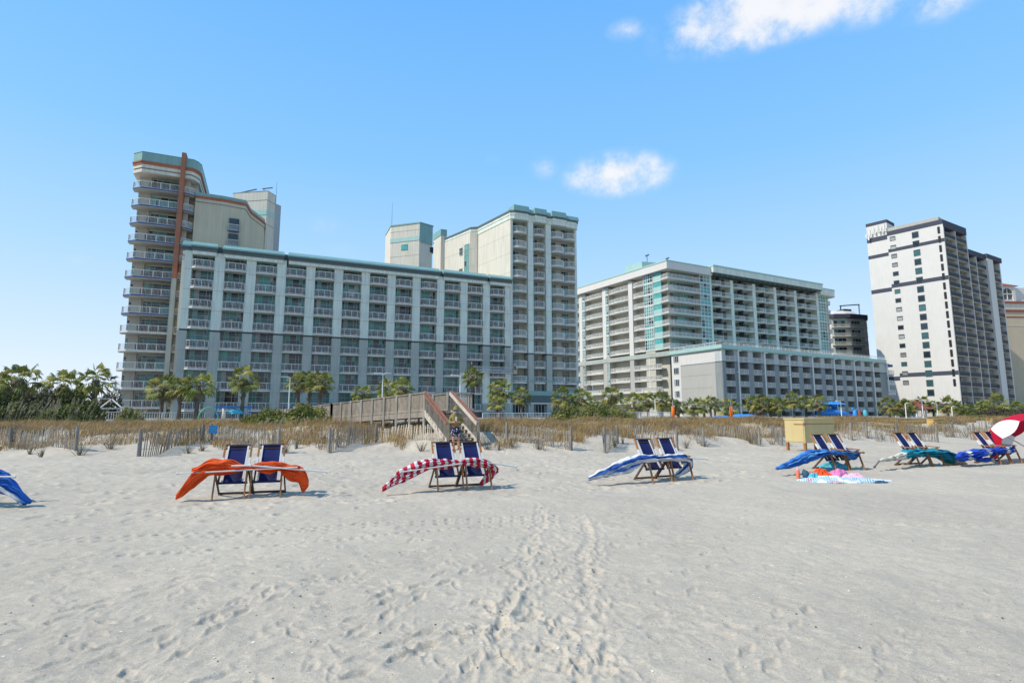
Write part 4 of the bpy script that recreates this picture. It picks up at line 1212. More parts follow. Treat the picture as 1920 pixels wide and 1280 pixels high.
def crown_mesh(seed):
    rg = random.Random(seed); V = []; Fc = []; MI = []
    nf = 30
    for i in range(nf):
        az = i * 2.399963 + rg.uniform(-.3, .3)
        q = (i + .5) / nf
        el = R(82) - q ** 0.85 * R(132) + rg.uniform(-.14, .14)
        dead = q > 0.93
        d = Vector((math.cos(az) * math.cos(el), math.sin(az) * math.cos(el), math.sin(el)))
        L = rg.uniform(.46, .66)
        base = Vector((0, 0, rg.uniform(-.05, .05)))
        tip = base + d * L + Vector((0, 0, -.05))
        side = d.cross(Vector((0, 0, 1)))
        side = side.normalized() if side.length > .1 else Vector((1, 0, 0))
        k = len(V); V += [base - side * .014, base + side * .014, tip + side * .008, tip - side * .008]; Fc.append((k, k + 1, k + 2)); Fc.append((k, k + 2, k + 3))
        mi = 2 if dead else (1 if rg.random() < .42 else 0); MI += [mi, mi]
        up = side.cross(d).normalized()
        nl = 15; R0 = rg.uniform(.38, .52)
        roll = rg.uniform(-.5, .5)
        s2 = side * math.cos(roll) + up * math.sin(roll); u2 = d.cross(s2).normalized()
        for j in range(nl):
            a = (j / (nl - 1) - .5) * R(205)
            ld = d * math.cos(a) + s2 * math.sin(a)
            ln = R0 * (1 - .28 * abs(a) / 2.05) * rg.uniform(.85, 1.08)
            wv = ld.cross(u2).normalized() * 0.031
            mid = tip + ld * ln * .55 + u2 * .03
            droop = Vector((0, 0, -1)) * ln * rg.uniform(.2, .75)
            end = tip + ld * ln * .92 + droop
            k = len(V); V += [tip, mid + wv, mid - wv, end]
            Fc += [(k, k + 1, k + 2), (k + 1, k + 3, k + 2)]; MI += [mi, mi]
    return raw_mesh('crown', [tuple(p) for p in V], Fc, ['palm_green', 'palm_yellow', 'palm_dead'], MI)


def trunk_mesh(seed):
    rg = random.Random(seed); b = MB(); n = 22
    bend = Vector((rg.uniform(-.05, .05), rg.uniform(-.05, .05), 0))
    pts = [(bend.x * math.sin(i / n * 3), bend.y * math.sin(i / n * 3), i / n) for i in range(n + 1)]
    b.tube(pts, [(.23 - .04 * math.sin(i / n * 3.1) + .02 * rg.random() + (.05 if i > n - 5 else 0)) for i in range(n + 1)], 9)
    for i in range(46):                 # old leaf boots
        z = rg.uniform(.45, .99); a = rg.uniform(0, 6.28); r0 = .2
        b.bar((r0 * math.cos(a), r0 * math.sin(a), z), ((r0 + .14) * math.cos(a), (r0 + .14) * math.sin(a), z + .05), .07, .02)
    return b.mesh('trunk', 'palm_trunk')


crowns = [crown_mesh(s_) for s_ in (1, 2, 3, 4, 5)]
trunks = [trunk_mesh(s_) for s_ in (11, 12, 13)]


def skirt_mesh(seed):
    rg = random.Random(seed); V = []; Fc = []
    for i in range(90):
        a = rg.uniform(0, 6.28); r0 = .12; r1 = rg.uniform(.2, .42)
        z0 = rg.uniform(-.05, .1); z1 = -rg.uniform(.25, .75)
        p0 = Vector((r0 * math.cos(a), r0 * math.sin(a), z0)); p1 = Vector((r1 * math.cos(a), r1 * math.sin(a), z1)); s_ = Vector((-math.sin(a), math.cos(a), 0)) * rg.uniform(.02, .06)
        m_ = p0.lerp(p1, .5) + Vector((math.cos(a), math.sin(a), .3)) * .07
        k = len(V); V += [p0, m_ + s_, m_ - s_, p1]; Fc += [(k, k + 1, k + 2), (k + 1, k + 3, k + 2)]
    return raw_mesh('dead_fronds', [tuple(p) for p in V], Fc, ['palm_dead'])


skirts = [skirt_mesh(21), skirt_mesh(22)]


def palm(px, top, wpx, Y, label, zb=0.9, i=[0]):
    i[0] += 1
    rg = random.Random(i[0] * 31)
    P = at(px, top, Y); r = max(1.3, wpx * 0.5 / F_PX * Y * 1.32)
    zb = max(zb, hz(P.x, P.y)) if Y < 39 else zb
    th_ = P.z - r * .8 - zb
    if th_ < .6:
        th_ = .6
    t_ = thing('palm_tree', label, 'palm tree', (P.x, P.y, zb), rg.uniform(0, 6.28), 'sabal palms along the beachfront')
    obj('trunk', trunks[i[0] % 3], t_, (0, 0, 0), 0, (1.0, 1.0, th_ + .05))
    obj('crown', crowns[i[0] % 5], t_, (0, 0, th_), rg.uniform(0, 6.28), (r, r, r * rg.uniform(.85, 1.0)))
    if i[0] % 3 != 1:
        obj('dead_fronds', skirts[i[0] % 2], t_, (0, 0, th_), rg.uniform(0, 6.28), r * .95)
    return t_


def palms(lst, where):
    for n, p in enumerate(sorted(lst)):
        palm(*p, f'{ORD[n]} sabal palm from the left {where}')


palms([(12, 697, 44, 48), (41, 677, 68, 46), (123, 691, 62, 50), (183, 679, 66, 46)], 'rising from the dark thicket left of the beige tower')
palms([(308, 698, 54, 62), (341, 702, 46, 60), (374, 691, 62, 60), (459, 684, 52, 62)], 'before the left end of the long hotel block')
palms([(560, 695, 42, 72), (582, 691, 42, 74), (603, 690, 50, 70), (680, 718, 38, 70), (724, 708, 38, 72), (755, 704, 46, 70)], 'before the middle of the long hotel block')
palms([(886, 684, 42, 76), (931, 737, 34, 68), (937, 707, 48, 74), (978, 724, 36, 78)], 'behind the boardwalk stairs before the centre tower')
palms([(1054, 721, 44, 74), (1090, 725, 44, 74), (1148, 720, 42, 86), (1189, 730, 46, 84), (1214, 732, 36, 88), (1240, 729, 42, 84), (1258, 741, 30, 88), (1271, 747, 32, 86)], 'in the row behind the big green hedge')
palms([(1300, 741, 38, 92), (1319, 745, 30, 96), (1331, 740, 24, 104), (1339, 742, 24, 102), (1364, 741, 40, 94)], 'before the pale side wall of the low grey block')
palms([(1411, 738, 32, 100), (1428, 739, 34, 98), (1443, 742, 32, 98), (1459, 741, 34, 96), (1486, 732, 34, 100), (1509, 737, 32, 102), (1533, 737, 34, 98)], 'before the balconies of the low grey block')
palms([(1665, 740, 38, 100), (1687, 746, 36, 102), (1699, 746, 32, 106), (1727, 739, 26, 112), (1748, 749, 26, 112), (1774, 740, 36, 104), (1791, 749, 28, 108), (1816, 754, 32, 100)], 'at the foot of the tall white and navy tower')
palms([(1842, 747, 26, 98), (1853, 757, 46, 78), (1867, 736, 36, 92), (1905, 747, 38, 84)], 'above the brown scrub at the right edge')


# ================================================================== shrubs
def shrub_mesh(seed, mats, n=5200, leaf=.055):
    rng = np.random.default_rng(seed)
    lumps = rng.normal(size=(14, 3)); lumps[:, 2] = np.abs(lumps[:, 2]); lumps /= np.linalg.norm(lumps, axis=1)[:, None]
    d = rng.normal(size=(n, 3)); d[:, 2] = np.abs(d[:, 2]) * 1.1 - .12; d /= np.linalg.norm(d, axis=1)[:, None]
    prox = (d @ lumps.T)
    bump = np.max(np.exp((prox - 1) * 14) * rng.uniform(.5, 1, 14), axis=1)
    rad = (.62 + .36 * bump) * (1 - .35 * rng.random(n) ** 2.2) + .1 * (rng.random(n) ** 8)
    c = d * rad[:, None]; c[:, 2] = np.maximum(c[:, 2], 0.0)
    t = rng.normal(size=(n, 3)); t /= np.linalg.norm(t, axis=1)[:, None]
    b = np.cross(t, d + rng.normal(size=(n, 3)) * .5); b /= np.linalg.norm(b, axis=1)[:, None] + 1e-6
    s_ = leaf * rng.uniform(.5, 1.3, n)[:, None]
    V = np.stack([c - t * s_, c + b * s_ * .5, c + t * s_, c - b * s_ * .5], 1).reshape(-1, 3)
    Fc = np.arange(n * 4).reshape(-1, 4)
    mi = rng.choice(len(mats), n, p=[.62, .38] if len(mats) == 2 else None)
    clump = np.argmax(prox, axis=1) % 2
    mi = np.where(rng.random(n) < .45, clump, mi)
    return raw_mesh('foliage', V, Fc, mats, mi, quad=True)


def stems_mesh(seed):
    rg = random.Random(seed); b = MB()
    for i in range(26):
        a = rg.uniform(0, 6.28); e_ = rg.uniform(.3, 1.3)
        p = Vector((rg.uniform(-.25, .25), rg.uniform(-.25, .25), 0)); q_ = p + Vector((math.cos(a) * math.cos(e_), math.sin(a) * math.cos(e_), math.sin(e_))) * rg.uniform(.6, 1.02)
        m_ = p.lerp(q_, .5) + Vector((rg.uniform(-.1, .1), rg.uniform(-.1, .1), .08))
        b.tube([p, m_, q_], [.022, .014, .005], 4)
    return b.mesh('stems', 'twig')


SHR = {'dark': [shrub_mesh(s_, ['shrub_dark', 'shrub_green']) for s_ in (1, 2)], 'green': [shrub_mesh(s_, ['shrub_green', 'palm_yellow'], 6500, .045) for s_ in (3, 4)],
       'brown': [shrub_mesh(s_, ['shrub_brown', 'shrub_dark'], 3000, .05) for s_ in (5, 6)]}
stems = [stems_mesh(1), stems_mesh(2)]


def shrub(px, top, wpx, Y, kind, label, depth=.8, i=[0]):
    i[0] += 1; rg = random.Random(i[0] * 7)
    P = at(px, top, Y); zb = max(hz(P.x, P.y), .86 if Y > 46 else -1) - .08
    r = wpx * .5 / F_PX * Y * 1.08; h = (P.z - zb) * 1.03
    t_ = thing('shrub', label, 'shrub', (P.x, P.y, zb), rg.uniform(-.3, .3), 'shrubs behind the dune')
    obj('foliage', SHR[kind][i[0] % 2], t_, (0, 0, 0), 0, (r, r * depth, h))
    obj('stems', stems[i[0] % 2], t_, (0, 0, 0), 0, (r, r * depth, h))


for a in ((10, 722, 84, 41, 'dark', 'dark green shrub at the left edge under the small leaning palm'),
          (78, 714, 96, 43, 'brown', 'brownish thicket shrub between the two leftmost palms'),
          (128, 716, 88, 44, 'dark', 'tall dark shrub wrapped round the second palm crown'),
          (168, 737, 74, 40, 'dark', 'dark shrub left of the white pergola frame'),
          (40, 745, 96, 36, 'dark', 'low dark shrub in front of the thicket, farthest left'),
          (112, 748, 112, 35.5, 'dark', 'wide low dark shrub behind the leaning sea oats'),
          (208, 724, 66, 66, 'brown', 'far brown treetop mass behind the white pergola'),
          (150, 722, 70, 60, 'dark', 'far dark treetop mass behind the third palm trunk'),
          (60, 722, 90, 62, 'dark', 'far dark treetop mass behind the leftmost palm trunk'),
          (246, 759, 52, 37, 'green', 'small green shrub before the foot of the beige tower'),
          (513, 762, 92, 32, 'green', 'left mound of the green hedge before the long hotel'),
          (578, 750, 98, 32, 'green', 'taller right mound of the green hedge before the long hotel'),
          (472, 774, 60, 32, 'green', 'low left tail of the green hedge before the long hotel'),
          (1074, 753, 100, 46, 'green', 'left mound of the big hedge behind the dry grass'),
          (1128, 748, 100, 47, 'green', 'tall middle mound of the big hedge behind the dry grass'),
          (1168, 764, 70, 45, 'green', 'right end mound of the big hedge behind the dry grass'),
          (1036, 782, 56, 42, 'dark', 'low dark shrub at the left foot of the big hedge'),
          (1200, 784, 60, 44, 'dark', 'low dark shrub under the palm row right of the big hedge'),
          (1843, 776, 64, 52, 'green', 'round green shrub left of the tipped red and white umbrella'),
          (1892, 781, 54, 50, 'dark', 'dark green shrub above the tipped red and white umbrella'),
          (1818, 764, 46, 84, 'dark', 'dark shrub at the foot of the tall white tower'),
          (1866, 759, 84, 74, 'brown', 'bare brown scrub under the right palms'),
          (1908, 762, 64, 70, 'brown', 'bare brown scrub at the right frame edge')):
    shrub(*a)

# ================================================================== dune grass, sea oats, weeds
def blades(a, b, h, w, lean, rng, x=None, y=None, droop=.35):
    n = len(a)
    X, Y_ = (x, y) if x is not None else sh(a, b)
    z = base_height(X, Y_) - .03
    az = rng.uniform(0, 2 * np.pi, n)
    ln = h * lean * rng.uniform(.2, 1.0, n)
    # prevailing wind towards the right
    ox = np.cos(az) * ln * .8 + h * lean * .35; oy = np.sin(az) * ln * .8
    fa = rng.uniform(-.8, .8, n)
    wx = np.cos(fa) * w; wy = np.sin(fa) * w
    p0 = np.stack([X - wx, Y_ - wy, z], 1); p1 = np.stack([X + wx, Y_ + wy, z], 1)
    m0 = np.stack([X + ox * .4 - wx * .7, Y_ + oy * .4 - wy * .7, z + h * .62], 1); m1 = np.stack([X + ox * .4 + wx * .7, Y_ + oy * .4 + wy * .7, z + h * .62], 1)
    tp = np.stack([X + ox * 1.3, Y_ + oy * 1.3, z + h * (1 - droop * lean * rng.random(n))], 1)
    V = np.stack([p0, p1, m0, m1, tp], 1).reshape(-1, 3)
    k = np.arange(n) * 5
    Fc = np.stack([np.stack([k, k + 1, k + 3], 1), np.stack([k, k + 3, k + 2], 1), np.stack([k + 2, k + 3, k + 4], 1)], 1).reshape(-1, 3)
    return V, Fc


m = bpy.data.materials.new('dune_grass'); m.use_nodes = True; t = NT(m.node_tree); MATS['dune_grass'] = m
co = t.n('ShaderNodeTexCoord').outputs['Object']
n1 = t.n('ShaderNodeTexNoise', Vector=co, Scale=0.55, Detail=3.0).outputs[0]
n2 = t.n('ShaderNodeTexNoise', Vector=co, Scale=3.2, Detail=4.0, Roughness=.75).outputs[0]
n3 = t.n('ShaderNodeTexNoise', Vector=co, Scale=24.0, Detail=2.0).outputs[0]
k = t.math('ADD', t.math('MULTIPLY', n1, .55), t.math('MULTIPLY', n2, .45))
c = t.ramp(k, [(.36, (.13, .10, .075)), (.44, (.30, .205, .10)), (.5, (.44, .295, .105)), (.55, (.33, .23, .125)), (.62, (.18, .15, .115)), (.68, (.27, .24, .10))])
c = t.mix(1.0, c, t.ramp(n3, [(.25, .6), (.75, 1.3)]), 'MULTIPLY')
b = t.n('ShaderNodeBsdfPrincipled', Base_Color=c, Roughness=.9)
tr = t.n('ShaderNodeBsdfTranslucent', Color=c)
t.n('ShaderNodeOutputMaterial', Surface=t.n('ShaderNodeMixShader', i0=.3, i1=b.outputs[0], i2=tr.outputs[0]).outputs[0])

rng = np.random.default_rng(3)
n = 360000
a = rng.uniform(-22, 78, n); u = rng.random(n) ** 0.9
b_ = dune_front(a) + 1.7 + 1.1 * vnoise(a * .5, a * 0 + 9.0, 41) + 1.0 * vnoise(a * 1.7, a * 0 + 2.0, 42) + u * 15.0
dens = .55 + .6 * vnoise(a * .8, b_ * .8, 43) + .4 * vnoise(a * 2.5, b_ * 2.5, 44)
keep = rng.random(n) < np.clip(dens, .1, 1)
X_, Y2 = sh(a, b_)
keep &= ~((X_ > -4.5) & (X_ < -.9) & (Y2 > 23.0) & (Y2 < 27.6) & (rng.random(n) < .93))     # the stairs stay clear
far_bare = (a > 36) & (b_ < dune_front(a) + 9) & (vnoise(a * .6, b_ * .9, 47) > .15)
keep &= ~far_bare
a = a[keep]; b_ = b_[keep]; n = len(a)
hh = (.25 + .22 * rng.random(n)) * (1 + .5 * vnoise(a * .7, b_ * .7, 45)) * (1 + .25 * vnoise(a * 2.1, b_ * 2.1, 46))
V, Fc = blades(a, b_, hh, .007 + .006 * rng.random(n), .9, rng)
g = obj('dune_grass', raw_mesh('dune_grass', V, Fc, 'dune_grass'), kind='stuff')
tag(g, 'dry golden brown grass covering the dune behind the slat fences', 'dune grass')

# tall leaning sea oats
def oats_mesh(name, spots, lab):
    b = MB(); rg = random.Random(5)
    for (x, y, h) in spots:
        z = hz(x, y); lx_ = h * rg.uniform(.12, .42); ly_ = h * rg.uniform(-.15, .15)
        w_ = .006
        p0 = Vector((x, y, z)); p1 = Vector((x + lx_ * .35, y + ly_ * .4, z + h * .6)); p2 = Vector((x + lx_, y + ly_, z + h))
        b.tube([p0, p1, p2], [w_, w_ * .8, w_ * .5], 3, cap=False)
        for j in range(5):
            q_ = p1.lerp(p2, .55 + .1 * j); b.bar(q_, q_ + Vector((.06, rg.uniform(-.04, .04), -.04)), .02, .01)
    o = obj(name, b.mesh(name, 'oats'), kind='stuff'); tag(o, lab, 'sea oats')


rg = random.Random(8); spots = []
for i in range(120):
    px = rg.uniform(-10, 262); Y = rg.uniform(29.5, 35)
    P = at(px, 775, Y); spots.append((P.x, P.y, rg.uniform(.9, 1.75) * (1 if px < 170 else .7)))
oats_mesh('sea_oats', spots, 'pale tall sea oats leaning right before the dark thicket on the left')
spots = []
for i in range(45):
    px = rg.gauss(1105, 34); Y = rg.uniform(31, 40)
    P = at(px, 775, Y); spots.append((P.x, P.y, rg.uniform(.7, 1.7)))
for i in range(60):
    px = rg.uniform(470, 620); Y = rg.uniform(27, 34); P = at(px, 775, Y); spots.append((P.x, P.y, rg.uniform(.4, .8)))
oats_mesh('sea_oats', spots, 'pale tall sea oats standing before the big green hedge')


def settle(px, py):
    """first point of the sand sheet met by the sight line through a photo position"""
    r_ = ray(px, py); Y = np.arange(6.0, 60.0, .05); X = r_.x / r_.y * Y; Z = EYE + r_.z / r_.y * Y
    hit = np.nonzero(base_height(X, Y) >= Z)[0]
    i = hit[0] if len(hit) else -1
    return Vector((X[i], Y[i], hz(X[i], Y[i])))


def weed(px, py, wpx, hpx, label, z=.12):
    P = settle(px, py)
    D = P.y; r = wpx / F_PX * D * .5; h = hpx / F_PX * D
    b = MB(); rg = random.Random(int(px))
    for i in range(int(16 + wpx * .6)):
        a = rg.uniform(0, 6.28); q_ = rg.random()
        p0 = Vector((math.cos(a) * r * .25 * q_, math.sin(a) * r * .25 * q_, 0)); p2 = Vector((math.cos(a) * r * (q_ + .2), math.sin(a) * r * (q_ + .2), h * rg.uniform(.35, 1)))
        p1 = p0.lerp(p2, .5) + Vector((rg.uniform(-.04, .04), 0, h * .12))
        b.tube([p0, p1, p2], [.006, .005, .002], 3, cap=False)
    o = obj('weed_tuft', b.mesh('weed_tuft', 'weed'), None, P - Vector((0, 0, .02)))
    tag(o, label, 'weed tuft', 'dry weeds on the sand')


for a in ((56, 851, 16, 18, 'small dry weed tuft on the sand before the leftmost slat fence'), (78, 857, 22, 20, 'thin pair of dry stalks right of the leftmost weed tuft'), (150, 853, 46, 30, 'wide dry weed clump against the post of the leftmost fence'),
          (206, 842, 34, 26, 'bushy dry weed tuft in the gap between the first two fences'), (352, 850, 26, 22, 'dry weed tuft before the second slat fence'), (378, 846, 22, 18, 'low dry weed left of the blue fence sign'),
          (535, 848, 26, 26, 'dry weed tuft at the post right of the orange umbrella chairs'), (556, 842, 20, 28, 'upright dry weed in the gap left of the third fence'), (634, 838, 24, 26, 'dry weed caught in the front of the third fence'), (790, 846, 30, 22, 'dry weed below the pale fence left of the stairs'),
          (914, 843, 40, 34, 'thick dry weed clump beside the stair post'), (936, 843, 14, 20, 'short stubby weed right of the stairs'), (960, 838, 18, 24, 'dry weed on the dune slope right of the stairs'), (1010, 842, 26, 22, 'dry weed before the fence right of the stairs'),
          (1152, 838, 26, 30, 'dry weed inside the short crooked fence'), (1168, 831, 10, 18, 'tiny stub of weed behind the short crooked fence'), (1287, 840, 30, 22, 'dry weed at the post right of the blue striped umbrella'), (1322, 838, 34, 16, 'flat dry weed right of the blue striped umbrella'),
          (1408, 832, 26, 20, 'dry weed before the fence left of the yellow cabinet'), (1450, 834, 34, 20, 'dry weed just left of the yellow cabinet'), (1654, 824, 26, 22, 'dry weed on the slope left of the teal umbrella'), (1700, 822, 24, 20, 'dry weed above the teal umbrella'),
          (1780, 822, 40, 26, 'brown weed clump between the teal and royal blue umbrellas'), (1812, 820, 34, 22, 'brown weed clump left of the tipped umbrella')):
    weed(*a)


# ================================================================== slat fences
def fence(p, q_, h0, h1, label, posts=(0, 1), tilt=.03, gaps=0.0, light=0):
    P = settle(*p) if len(p) == 2 else Vector((p[0], p[1], hz(p[0], p[1]))); Q = settle(*q_) if len(q_) == 2 else Vector((q_[0], q_[1], hz(q_[0], q_[1])))
    rg = random.Random(int(P.x * 100)); L = (Q - P).xy.length
    root = thing('sand_fence', label, 'fence', P, 0, 'slat sand fences along the dune')
    b = MB(); n = int(L / .098); dv = (Q - P).xy.normalized()
    for i in range(n + 1):
        if rg.random() < gaps:
            continue
        f_ = i / n; x = P.x + (Q.x - P.x) * f_ + .05 * math.sin(f_ * 9); y = P.y + (Q.y - P.y) * f_ + .05 * math.sin(f_ * 7)
        z = hz(x, y); h = (h0 + (h1 - h0) * f_) * rg.uniform(.9, 1.06)
        lean = rg.gauss(0, tilt) + .05 * math.sin(f_ * 5)
        b.bar((x - P.x, y - P.y, z - P.z - .1), (x - P.x + lean + dv.x * lean, y - P.y + dv.y * lean, z - P.z + h), .042, .014, 0, up=(dv.y, -dv.x, 0))
    for zz in (.3, .75):
        pts = []
        for i in range(13):
            f_ = i / 12; x = P.x + (Q.x - P.x) * f_; y = P.y + (Q.y - P.y) * f_
            pts.append((x - P.x + dv.y * .02, y - P.y - dv.x * .02, hz(x, y) - P.z + zz * (h0 + (h1 - h0) * f_)))
        b.tube(pts, .006, 4, 0)
    part(root, 'slats', b, ['wood_pale' if light else 'wood_fence'])
    for f_ in posts:
        x = (Q.x - P.x) * f_; y = (Q.y - P.y) * f_; z = hz(P.x + x, P.y + y) - P.z; h = (h0 + (h1 - h0) * f_) + .12
        b = MB(); b.tube([(x, y, z - .2), (x + rg.uniform(-.03, .03), y, z + h)], [.062, .055], 8); part(root, 'post', b, 'wood_post')
    return root


fence((-6, 832), (142, 845), .70, .84, 'leftmost slat fence, half buried, ending in a weedy post', (0.18, 1), gaps=.04)
fence((259, 856), (384, 826), .9, .62, 'slat fence running back from a leaning post left of the blue sign', (0, .95), gaps=.02)
fence((396, 826), (521, 850), .62, .92, 'slat fence behind the orange umbrella chairs with the small blue sign', (0, 1))
fence((617, 849), (706, 828), .92, .75, 'slat fence running back from a thick post right of the orange umbrella', (0, .98))
fence((712, 829), (824, 833), .68, .72, 'pale straight slat fence just left of the boardwalk stairs', (), light=1)
fence((944, 822), (1071, 845), .62, .9, 'slat fence right of the stairs sloping down to a front post', (.05, 1), gaps=.1)
fence((1134, 848), (1158, 831), .95, .7, 'short crooked slat fence between the two front posts', (0, 1))
fence((1178, 818), (1273, 845), .6, .85, 'slat fence directly behind the blue striped umbrella chairs', (.97,), gaps=.05)
fence((1319, 838), (1300, 822), .85, .7, 'stub of slat fence with one post right of the blue striped umbrella', (0,), gaps=.3)
fence((1336, 816), (1424, 836), .6, .8, 'slat fence between the blue striped umbrella and the yellow cabinet', (1,), gaps=.12)
fence((1466, 836), (1446, 820), .85, .7, 'slat fence stub hidden beside the yellow cabinet', (0,), gaps=.3)
fence((1572, 818), (1600, 826), .8, .9, 'short slat fence with a post right of the yellow cabinet', (.9,), gaps=.35)
fence((1612, 816), (1684, 830), .75, .95, 'weathered slat fence behind the gap left of the teal umbrella', (.2, 1), gaps=.35, tilt=.06)
fence((1694, 816), (1758, 829), .75, .95, 'weathered slat fence directly behind the teal umbrella chairs', (.5, 1), gaps=.3, tilt=.06)
fence((1768, 816), (1834, 826), .85, .95, 'weathered slat fence between the teal and royal blue umbrellas', (.3, .9), gaps=.3, tilt=.07)
fence((1838, 814), (1900, 822), .85, .95, 'weathered slat fence behind the tipped red and white umbrella', (.2,), gaps=.3, tilt=.07)

# small blue sign on the fence behind the orange chairs
P = settle(401, 826); s_ = MB(); s_.box(-.17, .17, -.03, 0, .38, .72); s_.box(-.13, .13, -.034, -.03, .58, .62, 1); s_.box(-.13, .1, -.034, -.03, .5, .53, 1); s_.box(-.12, .12, -.034, -.03, .43, .455, 1)
tag(obj('fence_sign', s_.mesh('fence_sign', ['blue_paint', 'aqua']), None, (P.x, P.y - .12, P.z - .05), .25), 'small blue sign fixed to the fence behind the orange umbrella', 'sign')

# ================================================================== boardwalk and stairs
TL = Vector((-4.25, 27.0, 1.78)); LE = Vector((-11.2, 34.5, 1.36)); FE = Vector((-17.5, 41.5, 1.0))
SD = Vector((1.49, -3.3, 0)).normalized(); SW = Vector((-SD.y, SD.x, 0)) * -1   # walking direction, across
TR = Vector((-2.97, 27.0, 1.78)); 
bw = thing('boardwalk', 'grey wooden boardwalk over the dune with plank railings and stairs down to the sand', 'boardwalk', TL)
rel = lambda v: Vector(v) - TL
b = MB()
bd = (LE - TL).normalized(); bn = Vector((bd.y, -bd.x, 0)).normalized(); bn = bn if bn.y > 0 else -bn
for P0, P1, n_ in ((TL, LE, 68), (LE, FE, 60)):
    for i in range(n_):
        p_ = P0.lerp(P1, (i + .5) / n_)
        b.bar(rel(p_) - Vector((0, 0, .03)), rel(p_ + bn * 1.4) - Vector((0, 0, .03)), (P1 - P0).length / n_ * .93, .045)
for P0, P1 in ((TL, LE), (LE, FE)):
    for o_ in (Vector((0, 0, 0)), bn * 1.4):
        b.bar(rel(P0 + o_) + Vector((0, 0, -.2)), rel(P1 + o_) + Vector((0, 0, -.2)), .07, .26)
part(bw, 'deck', b, 'wood_grey')
def plank_rail(P0, P1, h, nposts, name='railing', mat_='wood_grey', gap=.11, cap='wood_grey'):
    b = MB(); L = (P1 - P0).length; n_ = int(L / gap); rg = random.Random(4)
    for i in range(n_):
        p_ = rel(P0.lerp(P1, (i + .5) / n_))
        b.bar(p_ + Vector((0, 0, -.08)), p_ + Vector((0, 0, h - .05)), gap * .78, .02, 0, up=(P1 - P0).cross(Vector((0, 0, 1))).normalized())
    b.bar(rel(P0) + Vector((0, 0, h - .02)), rel(P1) + Vector((0, 0, h - .02)), .11, .05, 1)
    b.bar(rel(P0) + Vector((0, 0, .02)), rel(P1) + Vector((0, 0, .02)), .05, .12, 1)
    r_ = part(bw, name, b, [mat_, cap])
    for i in range(nposts + 1):
        p_ = P0.lerp(P1, i / nposts); p2 = rel(p_); fr = -Vector((bn.x, bn.y, 0)) * .06
        b = MB(); b.bar(p2 + fr + Vector((0, 0, hz(p_.x, p_.y) - p_.z - .2)), p2 + fr + Vector((0, 0, h + .02)), .1, .1); part(bw, 'post', b, 'wood_pale')
plank_rail(TL, LE, .88, 8)
plank_rail(LE, FE, .88, 6)
plank_rail(TL + bn * 1.4, LE + bn * 1.4, .88, 8)
# landing deck between the two handrails and its back rail
b = MB(); TB = TL + bn * 1.4; TRB = TR + bn * 1.4
for i in range(13):
    p0 = TL.lerp(TR, (i + .5) / 13)
    b.bar(rel(p0) - Vector((0, 0, .03)), rel(p0 + bn * 1.5) - Vector((0, 0, .03)), .1, .045)
part(bw, 'landing', b, 'wood_grey')
b = MB()
for P0, P1 in ((TB, TRB), (TR, TRB)):
    n_ = int((P1 - P0).length / .14)
    for i in range(n_ + 1):
        p_ = rel(P0.lerp(P1, i / n_)); b.bar(p_, p_ + Vector((0, 0, .84)), .05, .03)
    b.bar(rel(P0) + Vector((0, 0, .86)), rel(P1) + Vector((0, 0, .86)), .12, .05); b.bar(rel(P0) + Vector((0, 0, .05)), rel(P1) + Vector((0, 0, .05)), .05, .12)
part(bw, 'landing_rail', b, 'wood_pale')
RUN = 3.75; BR = TR + SD * RUN; BL = TL + SD * RUN
zbot = hz(BR.x, BR.y) + .03
BR.z = BL.z = zbot
for nm, P0, P1 in (('left', TL, BL), ('right', TR, BR)):
    b = MB(); b.bar(rel(P0) + Vector((0, 0, -.12)), rel(P1) + Vector((0, 0, -.02)), .06, .3); part(bw, 'stringer', b, 'wood_pale')
    b = MB(); up_ = Vector((0, 0, .9))
    b.bar(rel(P0) + up_ + Vector((0, 0, .03)), rel(P1) + up_ + Vector((0, 0, .03)), .17 if nm == 'right' else .10, .04, 0)
    out_ = Vector((0.0, -.03, 0))
    b.bar(rel(P0) + up_ + out_ * 2 + Vector((-.07, 0, -.07)), rel(P1) + up_ + out_ * 2 + Vector((-.07, 0, -.07)), .04, .16 if nm == 'right' else .09, 1)
    part(bw, 'handrail', b, ['wood_red', 'wood_pale' if nm == 'right' else 'wood_red'])
    b = MB()
    for i in range(1, 24):
        p_ = rel(P0.lerp(P1, i / 24)); b.bar(p_, p_ + Vector((0, 0, .86)), .04, .03)
    part(bw, 'balusters', b, 'wood_grey')
    for P_ in (P0, P1):
        b = MB(); b.bar(rel(P_) + Vector((0, 0, hz(P_.x, P_.y) - P_.z - .2)), rel(P_) + Vector((0, 0, .95)), .12, .12); part(bw, 'post', b, 'wood_grey')
for i in range(9):
    f_ = (i + .6) / 9; p0 = TL.lerp(BL, f_); p1 = TR.lerp(BR, f_)
    b = MB(); b.bar(rel(p0), rel(p1), .3, .045); part(bw, 'step', b, 'wood_grey')

# ================================================================== people
def skin_obj(name, verts, edges, rads, m_, parent, loc=(0, 0, 0), lv=1, root_i=0):
    me = bpy.data.meshes.new(name); me.from_pydata([tuple(v_) for v_ in verts], edges, [])
    me.materials.append(MATS[m_])
    o = obj(name, me, parent, loc)
    sk = o.modifiers.new('skin', 'SKIN'); sk.use_smooth_shade = True
    if not me.skin_vertices:
        bpy.context.view_layer.update()
    for i, r_ in enumerate(rads):
        d_ = me.skin_vertices[0].data[i]; d_.radius = r_ if hasattr(r_, '__len__') else (r_, r_); d_.use_root = (i == root_i)
    ss = o.modifiers.new('subdiv', 'SUBSURF'); ss.levels = lv; ss.render_levels = lv
    return o


